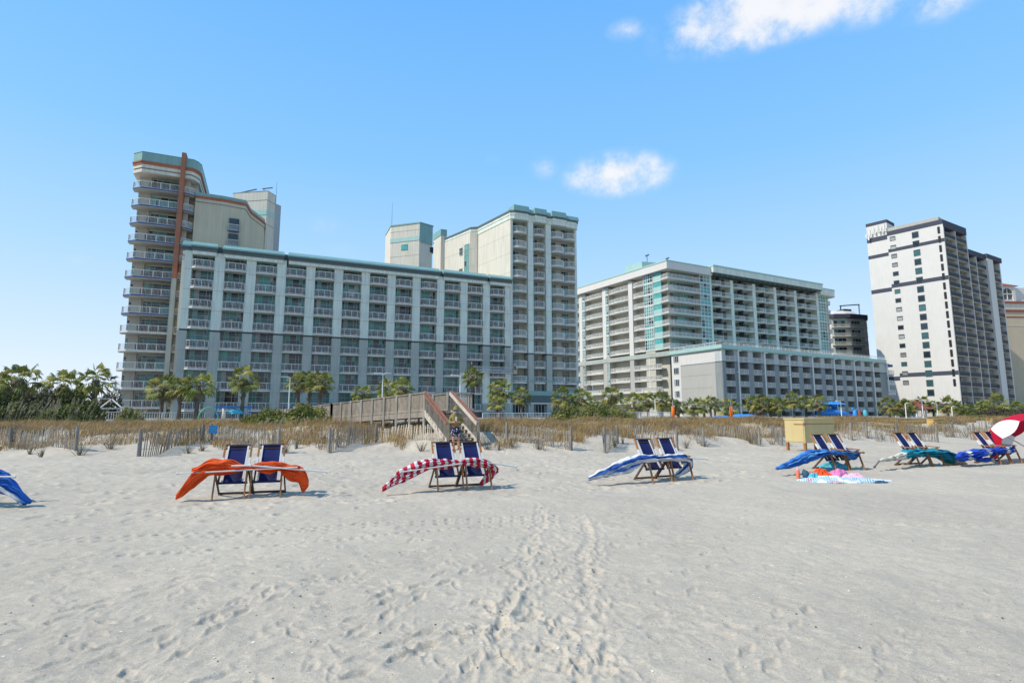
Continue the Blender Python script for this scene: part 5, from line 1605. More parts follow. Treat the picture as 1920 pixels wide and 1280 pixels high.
def person(label, loc, rz, pose, clothes):
    """pose: dict of joints; a continuous skinned body, clothes and head details as children"""
    root = thing('person', label, 'person', loc, rz)
    J = pose; V = []; Ed = []; Rd = []
    def add(p, r_, par=None):
        V.append(Vector(p)); Rd.append(r_)
        if par is not None:
            Ed.append((par, len(V) - 1))
        return len(V) - 1
    pel = add(J['pelvis'], (.14, .10)); wst = add(Vector(J['pelvis']).lerp(Vector(J['chest']), .5), (.135, .095), pel); ch = add(J['chest'], (.165, .105), wst)
    nk = add(J['neck'], .06, ch); hd0 = add(J['head0'], .072, nk); hd1 = add(J['head1'], (.085, .098), hd0); hd2 = add(J['head2'], .06, hd1)
    ends = {}
    for s_ in ('l', 'r'):
        sh_ = add(J['sh' + s_], .068, ch); el_ = add(J['el' + s_], .043, sh_); wr = add(J['wr' + s_], .03, el_); pm = add(J['pm' + s_], (.04, .02), wr)
        W0 = Vector(J['wr' + s_]); Pm = Vector(J['pm' + s_]); fd = (Pm - W0).normalized(); across = Vector(J.get('ac' + s_, (0, 0, 1))); curl = Vector(J.get('cu' + s_, (0, 0, -1)))
        for k_, ln_ in enumerate((.062, .076, .080, .070)):
            kn = add(Pm + across * (.030 - .02 * k_) + fd * .03, .0095, pm); m1 = add(V[kn] + fd * ln_ * .55 + curl * .012, .0085, kn); add(V[m1] + fd * ln_ * .2 + curl * ln_ * .45, .007, m1)
        tb = add(W0.lerp(Pm, .45) + across * .042, .011, wr); add(V[tb] + fd * .045 + across * .012, .009, tb)
        hp = add(J['hp' + s_], .088, pel); kn = add(J['kn' + s_], .058, hp); cf = add(Vector(J['kn' + s_]).lerp(Vector(J['an' + s_]), .4) + Vector((0, .02, 0)), .056, kn); an_ = add(J['an' + s_], .036, cf); add(J['to' + s_], (.04, .026), an_)
        ends[s_] = (hp, kn)
    skin_obj('body', V, Ed, Rd, 'skin', root)
    H = Vector(J['head1'])
    b = MB()                           # face: nose, ears, mouth, eyes
    b.bar(H + Vector((0, -.095, .03)), H + Vector((0, -.118, -.012)), .024, .03); b.bar(H + Vector((-.088, 0, .02)), H + Vector((-.095, .0, -.035)), .02, .035); b.bar(H + Vector((.088, 0, .02)), H + Vector((.095, 0, -.035)), .02, .035)
    part(root, 'face', b, 'skin')
    b = MB(); b.bar(H + Vector((-.024, -.098, -.048)), H + Vector((.024, -.098, -.048)), .012, .01); part(root, 'mouth', b, 'wood_red')
    clothes(root, J, H)
    return root


def hoodie_man(root, J, H):
    V = [J['pelvis'], Vector(J['pelvis']).lerp(Vector(J['chest']), .5), J['chest'], J['neck'], J['shl'], J['ell'], J['wrl'], J['shr'], J['elr'], J['wrr']]
    V[0] = Vector(V[0]) + Vector((0, 0, -.04))
    skin_obj('hoodie', V, [(0, 1), (1, 2), (2, 3), (2, 4), (4, 5), (5, 6), (2, 7), (7, 8), (8, 9)], [(.19, .15), (.19, .15), (.205, .15), (.085, .085), .095, .074, .05, .095, .074, .05], 'hoodie', root)
    b = MB(); c = Vector(J['neck']); b.tube([c + Vector((0, .07, -.03)), c + Vector((0, .11, .05)), c + Vector((0, .1, .12))], [.1, .12, .05], 10); part(root, 'hood', b, 'hoodie', True)
    b = MB(); c = Vector(J['chest']); b.bar(c + Vector((0, -.155, .08)), c + Vector((0, -.16, -.1)), .07, .012, up=(0, 1, 0)); part(root, 'shirt', b, 'cloth_white')
    P = [Vector(J['pelvis'])]; ed = []; rd = [(.175, .135)]
    for s_ in 'lr':
        P += [Vector(J['hp' + s_]), Vector(J['hp' + s_]).lerp(Vector(J['kn' + s_]), .92)]; k = len(P); ed += [(0, k - 2), (k - 2, k - 1)]; rd += [.115, .098]
    so = skin_obj('shorts', P, ed, rd, 'floral_obj', root)
    b = MB(); b.lathe([(0, .15), (.06, .145), (.1, .115), (.112, .06), (.118, .03), (.175, -.005), (.17, -.012), (.112, .02), (.1, .02)], 16, 0, tuple(H + Vector((0, 0, .03)))); part(root, 'hat', b, 'hat', True)
    b = MB(); b.tube([H + Vector((0, -.07, -.03)), H + Vector((0, -.085, -.1)), H + Vector((0, -.09, -.19))], [.07, .075, .03], 10); part(root, 'beard', b, 'beard', True)
    b = MB(); b.box(H.x - .085, H.x - .008, H.y - .112, H.y - .09, H.z + .005, H.z + .045); b.box(H.x + .008, H.x + .085, H.y - .112, H.y - .09, H.z + .005, H.z + .045); b.box(H.x - .09, H.x + .09, H.y - .105, H.y - .095, H.z + .035, H.z + .047); part(root, 'sunglasses', b, 'black')
    for s_ in 'lr':
        a_ = Vector(J['an' + s_]); t_ = Vector(J['to' + s_]); b = MB(); b.bar(a_ + Vector((0, .07, -.07)), t_ + Vector((0, -.04, -.035)), .11, .03); part(root, 'sandal', b, 'wood_chair_dark')


def bather(root, J, H):
    P = [Vector(J['pelvis'])]; ed = []; rd = [(.165, .125)]
    for s_ in 'lr':
        P += [Vector(J['hp' + s_]), Vector(J['hp' + s_]).lerp(Vector(J['kn' + s_]), .6)]; k = len(P); ed += [(0, k - 2), (k - 2, k - 1)]; rd += [.11, .095]
    skin_obj('shorts', P, ed, rd, 'bag_navy', root)
    c = Vector(J['chest'])
    skin_obj('top', [Vector(J['pelvis']).lerp(c, .35), c], [(0, 1)], [(.15, .115), (.175, .118)], 'pink_pale', root)
    b = MB(); b.lathe([(0, .115), (.05, .11), (.09, .07), (.102, .0), (.09, -.04), (.08, -.1)], 14, 0, tuple(H + Vector((0, .018, 0)))); part(root, 'hair', b, 'wood_chair_dark', True)
    for s_ in (-1, 1):
        b = MB(); b.bar(H + Vector((s_ * .045, -.098, .022)), H + Vector((s_ * .02, -.098, .022)), .012, .01); part(root, 'eye', b, 'black')


m = bpy.data.materials.new('floral_obj'); m.use_nodes = True; t = NT(m.node_tree); MATS['floral_obj'] = m
vo = t.n('ShaderNodeTexVoronoi', Vector=t.n('ShaderNodeTexCoord').outputs['Object'], Scale=13.0)
t.n('ShaderNodeOutputMaterial', Surface=t.n('ShaderNodeBsdfPrincipled', Base_Color=t.ramp(vo.outputs['Distance'], [(.0, (.6, .6, .66)), (.3, (.55, .55, .62)), (.38, (.016, .02, .06))]), Roughness=.9).outputs[0])
walk = dict(pelvis=(0, 0, .93), chest=(0, -.03, 1.28), neck=(0, -.05, 1.46), head0=(0, -.065, 1.53), head1=(0, -.085, 1.62), head2=(0, -.07, 1.70),
            shl=(-.175, -.02, 1.40), ell=(-.27, -.02, 1.13), wrl=(-.10, -.24, 1.12), pml=(-.04, -.29, 1.14), acl=(0, 0, 1), cul=(.7, -.7, 0),
            shr=(.175, -.02, 1.40), elr=(.27, -.02, 1.13), wrr=(.10, -.24, 1.12), pmr=(.04, -.29, 1.14), acr=(0, 0, 1), cur=(-.7, -.7, 0),
            hpl=(-.095, 0, .86), knl=(-.10, -.08, .48), anl=(-.10, .02, .08), tol=(-.11, -.13, .045), hpr=(.095, 0, .86), knr=(.10, .02, .47), anr=(.10, .12, .085), tor=(.11, -.02, .045))
PX = -2.33; PY = 23.15
f_ = ((Vector((PX, PY, 0)) - TR).xy.dot(SD.xy)) / RUN
zst = TR.z + (zbot - TR.z) * min(1.0, f_ + .06)
person('person in an olive hooded jacket and navy floral shorts walking down the boardwalk stairs', (PX, PY, hz(PX, PY)), R(4), walk, hoodie_man)
ph = MB(); ph.box(-.037, .037, -.065, .065, 0, .012)
tag(obj('phone', ph.mesh('phone', 'black'), None, (PX + .02, PY - .335, hz(PX, PY) + 1.155), R(4)), 'dark phone held in both hands by the person on the stairs', 'phone')
stand = dict(pelvis=(0, 0, .95), chest=(0, 0, 1.30), neck=(0, -.01, 1.48), head0=(0, -.02, 1.55), head1=(0, -.03, 1.64), head2=(0, -.02, 1.72),
             shl=(-.18, 0, 1.42), ell=(-.24, -.05, 1.15), wrl=(-.16, -.24, 1.06), pml=(-.15, -.31, 1.06), acl=(1, 0, 0), cul=(0, 0, -1),
             shr=(.18, 0, 1.42), elr=(.24, -.05, 1.15), wrr=(.16, -.24, 1.06), pmr=(.15, -.31, 1.06), acr=(-1, 0, 0), cur=(0, 0, -1),
             hpl=(-.095, 0, .88), knl=(-.1, -.02, .49), anl=(-.1, .02, .08), tol=(-.11, -.14, .04), hpr=(.095, 0, .88), knr=(.1, -.02, .49), anr=(.1, .02, .08), tor=(.11, -.14, .04))
bx = BAY0 + PER + 1.35; wpos = Vector((PA.x + DX * bx - DY * .05, PA.y + DY * bx + DX * .05, 23.88 - 2.957 * 3 - 1.05))
person('person in a pale pink top leaning on a balcony rail of the long hotel block', wpos, ANG_A, stand, bather)


# ================================================================== beach chairs and furled umbrellas
def bar_mesh(nm, a, b, w, h, m_, up=(0, 0, 1)):
    k = MB(); k.bar(a, b, w, h, 0, up); return k.mesh(nm, m_)


CW2 = .25
cm = {}
for s_ in (-1, 1):
    x = s_ * CW2
    k = MB(); k.bar((x, .26, .27), (x, .50, .60), .028, .05, 1); k.bar((x, .50, .60), (x, .60, .74), .034, .055, 2); k.bar((x, .60, .74), (x, .745, 1.01), .030, .05, 0)
    cm['back_rail', s_] = k.mesh('back_rail', ['wood_chair', 'wood_chair_dark', 'white_plastic'])
    cm['front_leg', s_] = bar_mesh('leg', (x + s_ * .03, .17, .57), (x + s_ * .03, -.02, -.03), .024, .045, 'wood_chair', (0, 1, 0))
    cm['rear_leg', s_] = bar_mesh('leg', (x + s_ * .055, .15, .57), (x + s_ * .055, .74, -.03), .024, .05, 'wood_chair_dark', (0, 1, 0))
    k = MB(); k.bar((x + s_ * .035, .10, .565), (x + s_ * .035, .52, .585), .06, .024); cm['armrest', s_] = k.mesh('armrest', 'wood_chair')
    k = MB(); k.bar((s_ * .185, .28, .29), (s_ * .185, .73, .985), .03, .012); cm['edge', s_] = k.mesh('sling_edge', 'cloth_white')
k = MB(); NS = 14
for i in range(NS + 1):
    f_ = i / NS; sag = .045 * math.sin(f_ * math.pi) + .02 * math.sin(f_ * 6.28 * 1.2)
    for j in range(9):
        x = -.175 + .35 * j / 8
        k.v.append((x, .275 + .46 * f_ + sag * (1 - (2 * j / 8 - 1) ** 2 * .4), .285 + .715 * f_ - sag * .5))
for i in range(NS):
    for j in range(8):
        a = i * 9 + j; k.f.append((a, a + 1, a + 10, a + 9)); k.m.append(0)
cm['sling'] = k.mesh('sling', 'sling_navy', True)
k = MB()
for i in range(9):
    f_ = i / 8 * .46
    for j in range(7):
        x = -.172 + .344 * j / 6; k.v.append((x, .31 + .50 * f_ + .03 * math.sin(j * 1.1), .275 + .70 * f_))
for i in range(8):
    for j in range(6):
        a = i * 7 + j; k.f.append((a, a + 1, a + 8, a + 7)); k.m.append(0)
cm['flap'] = k.mesh('seat_flap', 'sling_back', True)
cm['seat_bar'] = bar_mesh('seat_bar', (-.28, .27, .285), (.28, .27, .285), .035, .04, 'sling_navy')
cm['crossbar'] = bar_mesh('crossbar', (-.30, .72, .03), (.30, .72, .03), .03, .045, 'wood_chair_dark')
k = MB(); k.bar((-.26, .735, .99), (.26, .735, .99), .03, .03); k.bar((-.26, .705, .92), (.26, .705, .92), .022, .022); cm['top_bar'] = k.mesh('top_bar', 'wood_chair_dark')


def beach_chair(label, loc, rz):
    t_ = thing('beach_chair', label, 'beach chair', loc, rz, 'navy beach chairs in pairs')
    obj('sling', cm['sling'], t_); obj('seat_flap', cm['flap'], t_); obj('seat_bar', cm['seat_bar'], t_); obj('crossbar', cm['crossbar'], t_); obj('top_bar', cm['top_bar'], t_)
    for s_ in (-1, 1):
        obj('back_rail', cm['back_rail', s_], t_); obj('leg', cm['front_leg', s_], t_); obj('leg', cm['rear_leg', s_], t_); obj('armrest', cm['armrest', s_], t_); obj('sling_edge', cm['edge', s_], t_)
    return t_


class Pair:
    def __init__(s, cx, cy, yaw, name):
        s.o = Vector((cx, cy, hz(cx, cy))); s.yaw = yaw
        c, n = math.cos(yaw), math.sin(yaw)
        s.ex = Vector((c, n, 0)); s.ey = Vector((-n, c, 0))
        for k_, nm in ((-1, 'left'), (1, 'right')):
            p = s.o + s.ex * (.325 * k_); z = hz(p.x, p.y)
            beach_chair(f'navy beach chair, {nm} one of the pair under the {name}', (p.x, p.y, z), yaw + R(random.uniform(-2, 2)))
        cam_ = Vector((0, 0, EYE)) - s.o
        s.cam = Vector((cam_.dot(s.ex), cam_.dot(s.ey), EYE - s.o.z))

    def sz(s, x, z, y):                 # a point seen at (x, z) on the plane y=0, moved to depth y
        f_ = 1 + y / -s.cam.y
        return Vector((s.cam.x + (x - s.cam.x) * f_, y, s.cam.z + (z - s.cam.z) * f_))

    def px(s, X, Y_, y):
        r_ = ray(X, Y_); d = Vector((r_.dot(s.ex), r_.dot(s.ey), r_.z)); t_ = (y - s.cam.y) / d.y
        return s.cam + d * t_


def loft(b, st, nv=64, seg=8, folds=7, amp=.42, seed=0, mi=0, v_scale=1.0):
    """bunched cloth along stations (top point, bottom point, half thickness)"""
    rg = random.Random(seed); rows = []
    T = [Vector(s_[0]) for s_ in st]; Bt = [Vector(s_[1]) for s_ in st]; Hk = [s_[2] for s_ in st]
    def cr(P, i, t_):
        p0, p1, p2, p3 = P[max(i - 1, 0)], P[i], P[i + 1], P[min(i + 2, len(P) - 1)]
        return .5 * ((2 * p1) + (p2 - p0) * t_ + (2 * p0 - 5 * p1 + 4 * p2 - p3) * t_ * t_ + (3 * p1 - p0 - 3 * p2 + p3) * t_ ** 3)
    for i in range(len(st) - 1):
        for j in range(seg + (i == len(st) - 2)):
            t_ = j / seg; rows.append((cr(T, i, t_), cr(Bt, i, t_), max(.006, Hk[i] + (Hk[i + 1] - Hk[i]) * t_)))
    ph_ = [rg.uniform(0, 6.28) for _ in range(6)]
    k = len(b.v); u = 0; prev = None
    for r_, (tp, bt, hk) in enumerate(rows):
        c = (tp + bt) * .5; up = (tp - bt) * .5; L = up.length
        nrm = Vector((0, 1, 0))
        if prev is not None:
            u += (c - prev).length
        prev = c
        for q_ in range(nv):
            a = 2 * math.pi * q_ / nv
            f_ = math.sin(folds * a + ph_[0] + .9 * math.sin(u * 3 + ph_[1])) * .7 + .25 * math.sin((folds + 4) * a + ph_[2] + u * 2.3) + .5 * math.sin(3 * a + u * 5 + ph_[3])
            f_ = amp * (abs(f_) * 1.3 - .45)
            pt = c + up * (math.sin(a) * (1 + f_ * .30)) + nrm * (hk * (math.cos(a) + f_ * 1.5))
            pt += Vector((.010 * math.sin(5 * a + u * 9), .008 * math.sin(u * 19 + 2 * a + ph_[4]), .009 * math.sin(u * 15 + a * 2) + .005 * math.sin(u * 27 + ph_[5] + a)))
            b.uv[len(b.v)] = (u, a / 6.2832 * 1.6 * v_scale); b.v.append(tuple(pt))
    for r_ in range(len(rows) - 1):
        for q_ in range(nv):
            a0 = k + r_ * nv + q_; a1 = k + r_ * nv + (q_ + 1) % nv
            b.f.append((a0, a1, a1 + nv, a0 + nv)); b.m.append(mi)
    for e0 in (k, k + (len(rows) - 1) * nv):
        b.f.append(tuple(range(e0, e0 + nv))); b.m.append(mi)


def umbrella(pr, label, lofts, mats, poles, pole_m='white_plastic', extra=None):
    t_ = thing('beach_umbrella', label, 'umbrella', pr.o, pr.yaw, 'furled umbrellas lying across the chairs')
    b = MB()
    for n_, (st, kw) in enumerate(lofts):
        loft(b, st, seed=n_ * 13 + len(label), **kw)
    part(t_, 'canopy', b, mats, True)
    for p0, p1, r_, m_ in poles:
        b = MB(); b.tube([p0, p1], r_, 8); d = (Vector(p1) - Vector(p0)).normalized(); b.tube([Vector(p1) - d * .01, Vector(p1) + d * .03], r_ * 1.7, 8); part(t_, 'pole', b, m_)
    if extra:
        extra(t_)
    return t_


def S(pr, lst, y=.15, th=.09):
    out_ = []
    for q_ in lst:
        yy = q_[3] if len(q_) > 3 else y; tt = q_[4] if len(q_) > 4 else th
        out_.append((pr.sz(q_[0], q_[1], yy), pr.sz(q_[0], q_[2], yy), tt))
    return out_


def SP(pr, crop, lst, y=.15, th=.09):
    out_ = []
    for q_ in lst:
        X = crop[0] + q_[0] / crop[2]; y0 = crop[1] + q_[1] / crop[2]; y1 = crop[1] + q_[2] / crop[2]; yy = q_[3] if len(q_) > 3 else y; tt = q_[4] if len(q_) > 4 else th
        out_.append((pr.px(X, y0, yy), pr.px(X, y1, yy), tt))
    return out_


# --- orange
p1 = Pair(-5.16, 10.98, R(17), 'orange umbrella')
big = [(-.98, .60, .52, .15, .03), (-.86, .66, .45), (-.66, .76, .47), (-.5, .735, .47), (-.39, .755, .47), (-.2, .69, .50), (-.06, .65, .56, .13, .05), (.05, .645, .56, .13, .05), (.26, .69, .48), (.42, .69, .47), (.55, .67, .50), (.75, .63, .46), (.94, .58, .43), (1.04, .50, .36, .15, .03)]
ll = [(-.70, .58, .47, .10, .04), (-.82, .60, .38, .08, .05), (-.93, .54, .28, .05, .06), (-1.03, .42, .17, .03, .05), (-1.13, .26, .10, .0, .04), (-1.21, .13, .03, 0, .02)]
ll2 = [(-.70, .52, .47, .16, .02), (-.80, .46, .36, .15, .03), (-.90, .38, .26, .14, .04), (-.98, .30, .20, .12, .03), (-1.03, .24, .19, .1, .01)]
lw = [(-.90, .50, .44, .12, .02), (-1.0, .36, .28, .10, .02), (-1.10, .22, .12, .08, .015), (-1.16, .14, .07, .07, .01)]
rl_ = [(.60, .54, .46, .12, .03), (.72, .52, .36, .12, .05), (.84, .50, .29, .13, .06), (.94, .56, .25, .13, .06), (1.01, .55, .10, .13, .05), (1.07, .46, .12, .13, .04), (1.12, .30, .20, .13, .015)]
umbrella(p1, 'furled orange umbrella draped over the leftmost pair of chairs', [(S(p1, big), dict(folds=6)), (S(p1, ll), {}), (S(p1, ll2), dict(folds=4)), (S(p1, lw), dict(folds=3, mi=1)), (S(p1, rl_), {})], ['cloth_orange', 'cloth_cream'],
         [(p1.sz(.9, .575, .02), p1.sz(-1.21, .515, .05), .013, 'white_plastic'), (p1.sz(-.3, .635, .02), p1.sz(.02, .635, .0), .016, 'white_plastic'), (p1.sz(.02, .635, .0), p1.sz(1.45, .468, .05), .016, 'white_plastic')])
# --- red and white
p2 = Pair(-1.0, 12.12, R(24), 'red and white striped umbrella')
big = [(-1.77, .17, .08, .1, .02), (-1.6, .31, .16, .1, .05), (-1.4, .49, .25, .12, .06), (-1.2, .58, .32), (-1.05, .64, .38), (-.87, .67, .46), (-.7, .685, .48), (-.5, .68, .47), (-.33, .65, .49), (-.1, .645, .53, .13, .05), (.05, .67, .52), (.25, .675, .49), (.4, .65, .47), (.55, .60, .42), (.68, .52, .36, .15, .05), (.75, .45, .39, .15, .02)]
ll = [(-.85, .55, .47, .05, .03), (-1.0, .50, .40, .05, .05), (-1.2, .42, .30, .05, .05), (-1.4, .33, .23, .06, .04), (-1.6, .22, .16, .08, .02)]
rl_ = [(.33, .15, .09, .2, .015), (.42, .26, .11, .2, .04), (.5, .40, .14, .18, .05), (.6, .50, .19, .16, .06), (.69, .52, .30, .16, .05), (.76, .43, .37, .16, .01)]
umbrella(p2, 'furled red and white striped umbrella draped over the second pair of chairs', [(S(p2, big), dict(folds=7)), (S(p2, ll), dict(folds=4)), (S(p2, rl_), {})], ['red_white'],
         [(p2.sz(-.1, .575, .02), p2.sz(-1.4, .45, .02), .013, 'white_plastic'), (p2.sz(.5, .575, .05), p2.sz(1.18, .455, .1), .015, 'white_plastic')])
# --- blue and white
p3 = Pair(3.94, 13.74, R(23), 'blue and white striped umbrella')
big = [(-2.38, .20, .13, .1, .03), (-2.1, .32, .17, .1, .07), (-1.9, .40, .19, .1, .08), (-1.69, .48, .23), (-1.45, .56, .30), (-1.25, .61, .38), (-1.1, .64, .43), (-.91, .655, .46), (-.57, .64, .48), (-.26, .63, .48), (.02, .645, .47), (.2, .645, .46), (.39, .63, .45), (.52, .58, .40, .15, .05), (.61, .50, .40, .15, .02)]
ll = [(-2.2, .22, .15, .08, .02), (-1.95, .26, .19, .07, .03), (-1.6, .34, .22, .07, .04), (-1.3, .40, .25, .08, .05), (-1.1, .46, .33, .1, .04), (-.9, .50, .44, .12, .02)]
rl_ = [(.05, .13, .10, .3, .02), (.18, .24, .11, .3, .05), (.33, .36, .15, .25, .06), (.45, .47, .19, .2, .06), (.55, .50, .26, .18, .05), (.61, .46, .36, .16, .02)]
umbrella(p3, 'furled blue and white striped umbrella draped over the third pair of chairs', [(S(p3, big), dict(folds=5)), (S(p3, ll), dict(folds=3)), (S(p3, rl_), dict(folds=4))], ['blue_white'],
         [(p3.sz(.3, .56, .08), p3.sz(1.06, .50, .1), .015, 'white_plastic')])
# --- mid blue
p4 = Pair(9.73, 16.15, R(24), 'mid blue umbrella')
c5 = (1430, 770, 3.918)
big = [(103, 418, 431, -.1, .03), (180, 376, 424, -.05, .08), (255, 342, 404, 0, .1), (330, 300, 380, .1), (400, 288, 352), (460, 285, 330), (540, 291, 322), (620, 290, 330), (680, 291, 332), (705, 300, 322, .15, .04), (716, 304, 314, .15, .02)]
rl_ = [(610, 312, 330, .2, .04), (635, 312, 352, .2, .06), (660, 312, 364, .2, .06), (688, 312, 350, .2, .05), (700, 312, 325, .2, .02)]
umbrella(p4, 'furled mid blue umbrella draped over the pair of chairs nearest the towels', [(SP(p4, c5, big, .20, .13), dict(folds=5)), (SP(p4, c5, rl_, .20, .13), {})], ['blue_pale'],
         [(p4.px(1430 + 640 / 3.918, 770 + 305 / 3.918, .1), p4.px(1430 + 738 / 3.918, 770 + 306 / 3.918, .1), .02, 'wood_chair')])
# --- teal and cream
p5 = Pair(12.84, 17.13, R(24), 'teal and cream umbrella')
c8 = (1640, 760, 6.857)
big = [(45, 703, 722, .0, .02), (150, 672, 716, .03, .06), (260, 643, 705, .06, .08), (385, 600, 690, .1, .1), (410, 585, 685, .1, .13), (520, 558, 662), (650, 560, 648), (780, 560, 668), (900, 572, 700), (980, 600, 742), (1050, 648, 768), (1105, 700, 788), (1142, 742, 780, .1, .03)]
rl_ = [(890, 735, 760, .3, .02), (930, 735, 785, .3, .06), (1000, 740, 788, .3, .08), (1080, 750, 790, .2, .05), (1120, 765, 785, .2, .02)]
umbrella(p5, 'furled teal and cream umbrella covering the fifth pair of chairs', [(SP(p5, c8, big, .2, .17), dict(folds=6)), (SP(p5, c8, rl_, .20, .13), {})], ['teal_cream'],
         [(p5.px(1640 + 62 / 6.857, 760 + 708 / 6.857, 0), p5.px(1640 + 2 / 6.857, 760 + 785 / 6.857, 0), .02, 'metal_dark'), (p5.px(1640 + 1120 / 6.857, 760 + 740 / 6.857, .1), p5.px(1640 + 1200 / 6.857, 760 + 788 / 6.857, .1), .02, 'metal_grey')])
# --- royal blue
p6 = Pair(16.1, 18.06, R(24), 'royal blue umbrella')
big = [(1058, 648, 668, 0, .03), (1110, 612, 712, .03, .1), (1150, 597, 712), (1250, 578, 695), (1400, 556, 652), (1520, 546, 628), (1640, 535, 615), (1740, 525, 612), (1785, 545, 585, .15, .03)]
ll = [(1290, 692, 700, .2, .02), (1390, 672, 726, .2, .05), (1470, 672, 718, .2, .05), (1545, 678, 692, .2, .02)]
umbrella(p6, 'furled royal blue umbrella on the chairs beside the tipped open umbrella', [(SP(p6, c8, big, .2, .14), dict(folds=5)), (SP(p6, c8, ll, .20, .13), dict(folds=4))], ['royal_white'],
         [(p6.px(1640 + 1700 / 6.857, 760 + 570 / 6.857, .1), p6.px(1640 + 1835 / 6.857, 760 + 606 / 6.857, .1), .015, 'white_plastic')])
# --- blue at the left frame edge
p0 = Pair(-9.95, 9.62, R(17), 'blue left edge umbrella')
c0 = (0, 820, 5.818)
big = [(-700, 400, 470, .1, .04), (-550, 360, 480), (-350, 330, 470), (-150, 335, 440), (0, 352, 445), (60, 372, 455), (105, 402, 452, .1, .04)]
rl_ = [(-120, 430, 520, .1, .04), (0, 430, 600, .1, .06), (90, 430, 640, .08, .07), (150, 490, 665, .05, .07), (210, 560, 712, .02, .06), (262, 618, 738, .0, .05), (315, 675, 728, .0, .03), (338, 690, 705, 0, .01)]
lw = [(-60, 500, 540, .0, .02), (30, 550, 590, -.02, .02), (120, 610, 650, -.04, .02), (200, 670, 700, -.05, .015), (240, 710, 725, -.05, .01)]
umbrella(p0, 'furled blue umbrella cut by the left frame edge', [(SP(p0, c0, big), dict(folds=5)), (SP(p0, c0, rl_), dict(folds=5)), (SP(p0, c0, lw), dict(folds=3, mi=1))], ['cloth_blue', 'cloth_white'],
         [(p0.px(-120, 820 + 415 / 5.818, 0), p0.px(150 / 5.818, 820 + 427 / 5.818, 0), .016, 'white_plastic')])

# tipped open umbrella at the right edge
P = gnd(1915, 868); ax = Vector((-.50, .62, .60)).normalized()
tu = thing('beach_umbrella', 'open red and white umbrella tipped on its side at the right edge', 'umbrella', (P.x, P.y, hz(P.x, P.y)))
e1 = ax.cross(Vector((0, 0, 1))).normalized(); e2 = e1.cross(ax)
RU = 1.0; C_ = Vector((.1, .35, RU * .58))
for par in range(2):
    b = MB()
    for g_ in range(8):
        if g_ % 2 != par:
            continue
        n1_, n2_ = 6, 8; k = len(b.v)
        for i in range(n1_ + 1):
            for j in range(n2_ + 1):
                th_ = (g_ + i / n1_) * math.pi / 4; f_ = j / n2_
                sag = 1 - .07 * math.sin(math.pi * i / n1_) * f_
                rr_ = RU * math.sin(f_ * 1.25) / math.sin(1.25) * sag; hh_ = .62 * math.cos(f_ * 1.42) - .1 * math.sin(math.pi * i / n1_) * f_ * f_
                b.v.append(tuple(C_ + (e1 * math.cos(th_) + e2 * math.sin(th_)) * rr_ + ax * hh_))
        for i in range(n1_):
            for j in range(n2_):
                a = k + i * (n2_ + 1) + j; b.f.append((a, a + 1, a + n2_ + 2, a + n2_ + 1)); b.m.append(0)
    o = part(tu, 'canopy', b, ['cloth_red', 'cloth_white'][par], True)
b = MB(); b.tube([tuple(C_ + ax * .6), tuple(C_ - ax * .8)], .02, 8); part(tu, 'pole', b, 'white_plastic')
for g_ in range(8):
    b = MB(); pts = []
    for j in range(7):
        f_ = j / 6; th_ = g_ * math.pi / 4
        pts.append(C_ + (e1 * math.cos(th_) + e2 * math.sin(th_)) * RU * math.sin(f_ * 1.25) / math.sin(1.25) + ax * (.62 * math.cos(f_ * 1.42) - .015))
    b.tube(pts, .007, 5); part(tu, 'rib', b, 'metal_grey')
zmin = min(v_.co.z for c_ in tu.children for v_ in c_.data.vertices)
tu.location.z -= zmin + .02

# ================================================================== storage cabinet
P = gnd(1511.5, 846.5); P.z = hz(P.x, P.y)
cb_ = thing('storage_cabinet', 'pale yellow storage cabinet on wooden legs standing before the dune', 'cabinet', P, R(24))
b = MB(); b.box(0, 1.9, 0, 1.0, .36, 1.36); part(cb_, 'body', b, 'cabinet')
b = MB(); b.box(-.03, 1.93, -.03, 1.03, 1.36, 1.42); part(cb_, 'lid', b, 'cabinet')
b = MB(); b.box(-.02, 0, .05, .98, .40, 1.32); part(cb_, 'door', b, 'cabinet')
b = MB(); b.box(-.035, -.018, -.02, .5, 1.14, 1.18); b.box(.02, 1.88, -.018, -.001, 1.16, 1.185); part(cb_, 'trim', b, 'wood_chair')
b = MB(); b.lathe([(0, 0), (.05, 0), (.05, .1), (0, .1)], 10, 0, (-.02, -.03, 1.12)); part(cb_, 'lock', b, 'metal_dark')
for x, y in ((.05, .06), (1.85, .06), (.05, .94), (1.85, .94)):
    b = MB(); b.box(x - .05, x + .05, y - .05, y + .05, -.15, .36); part(cb_, 'leg', b, 'wood_chair')

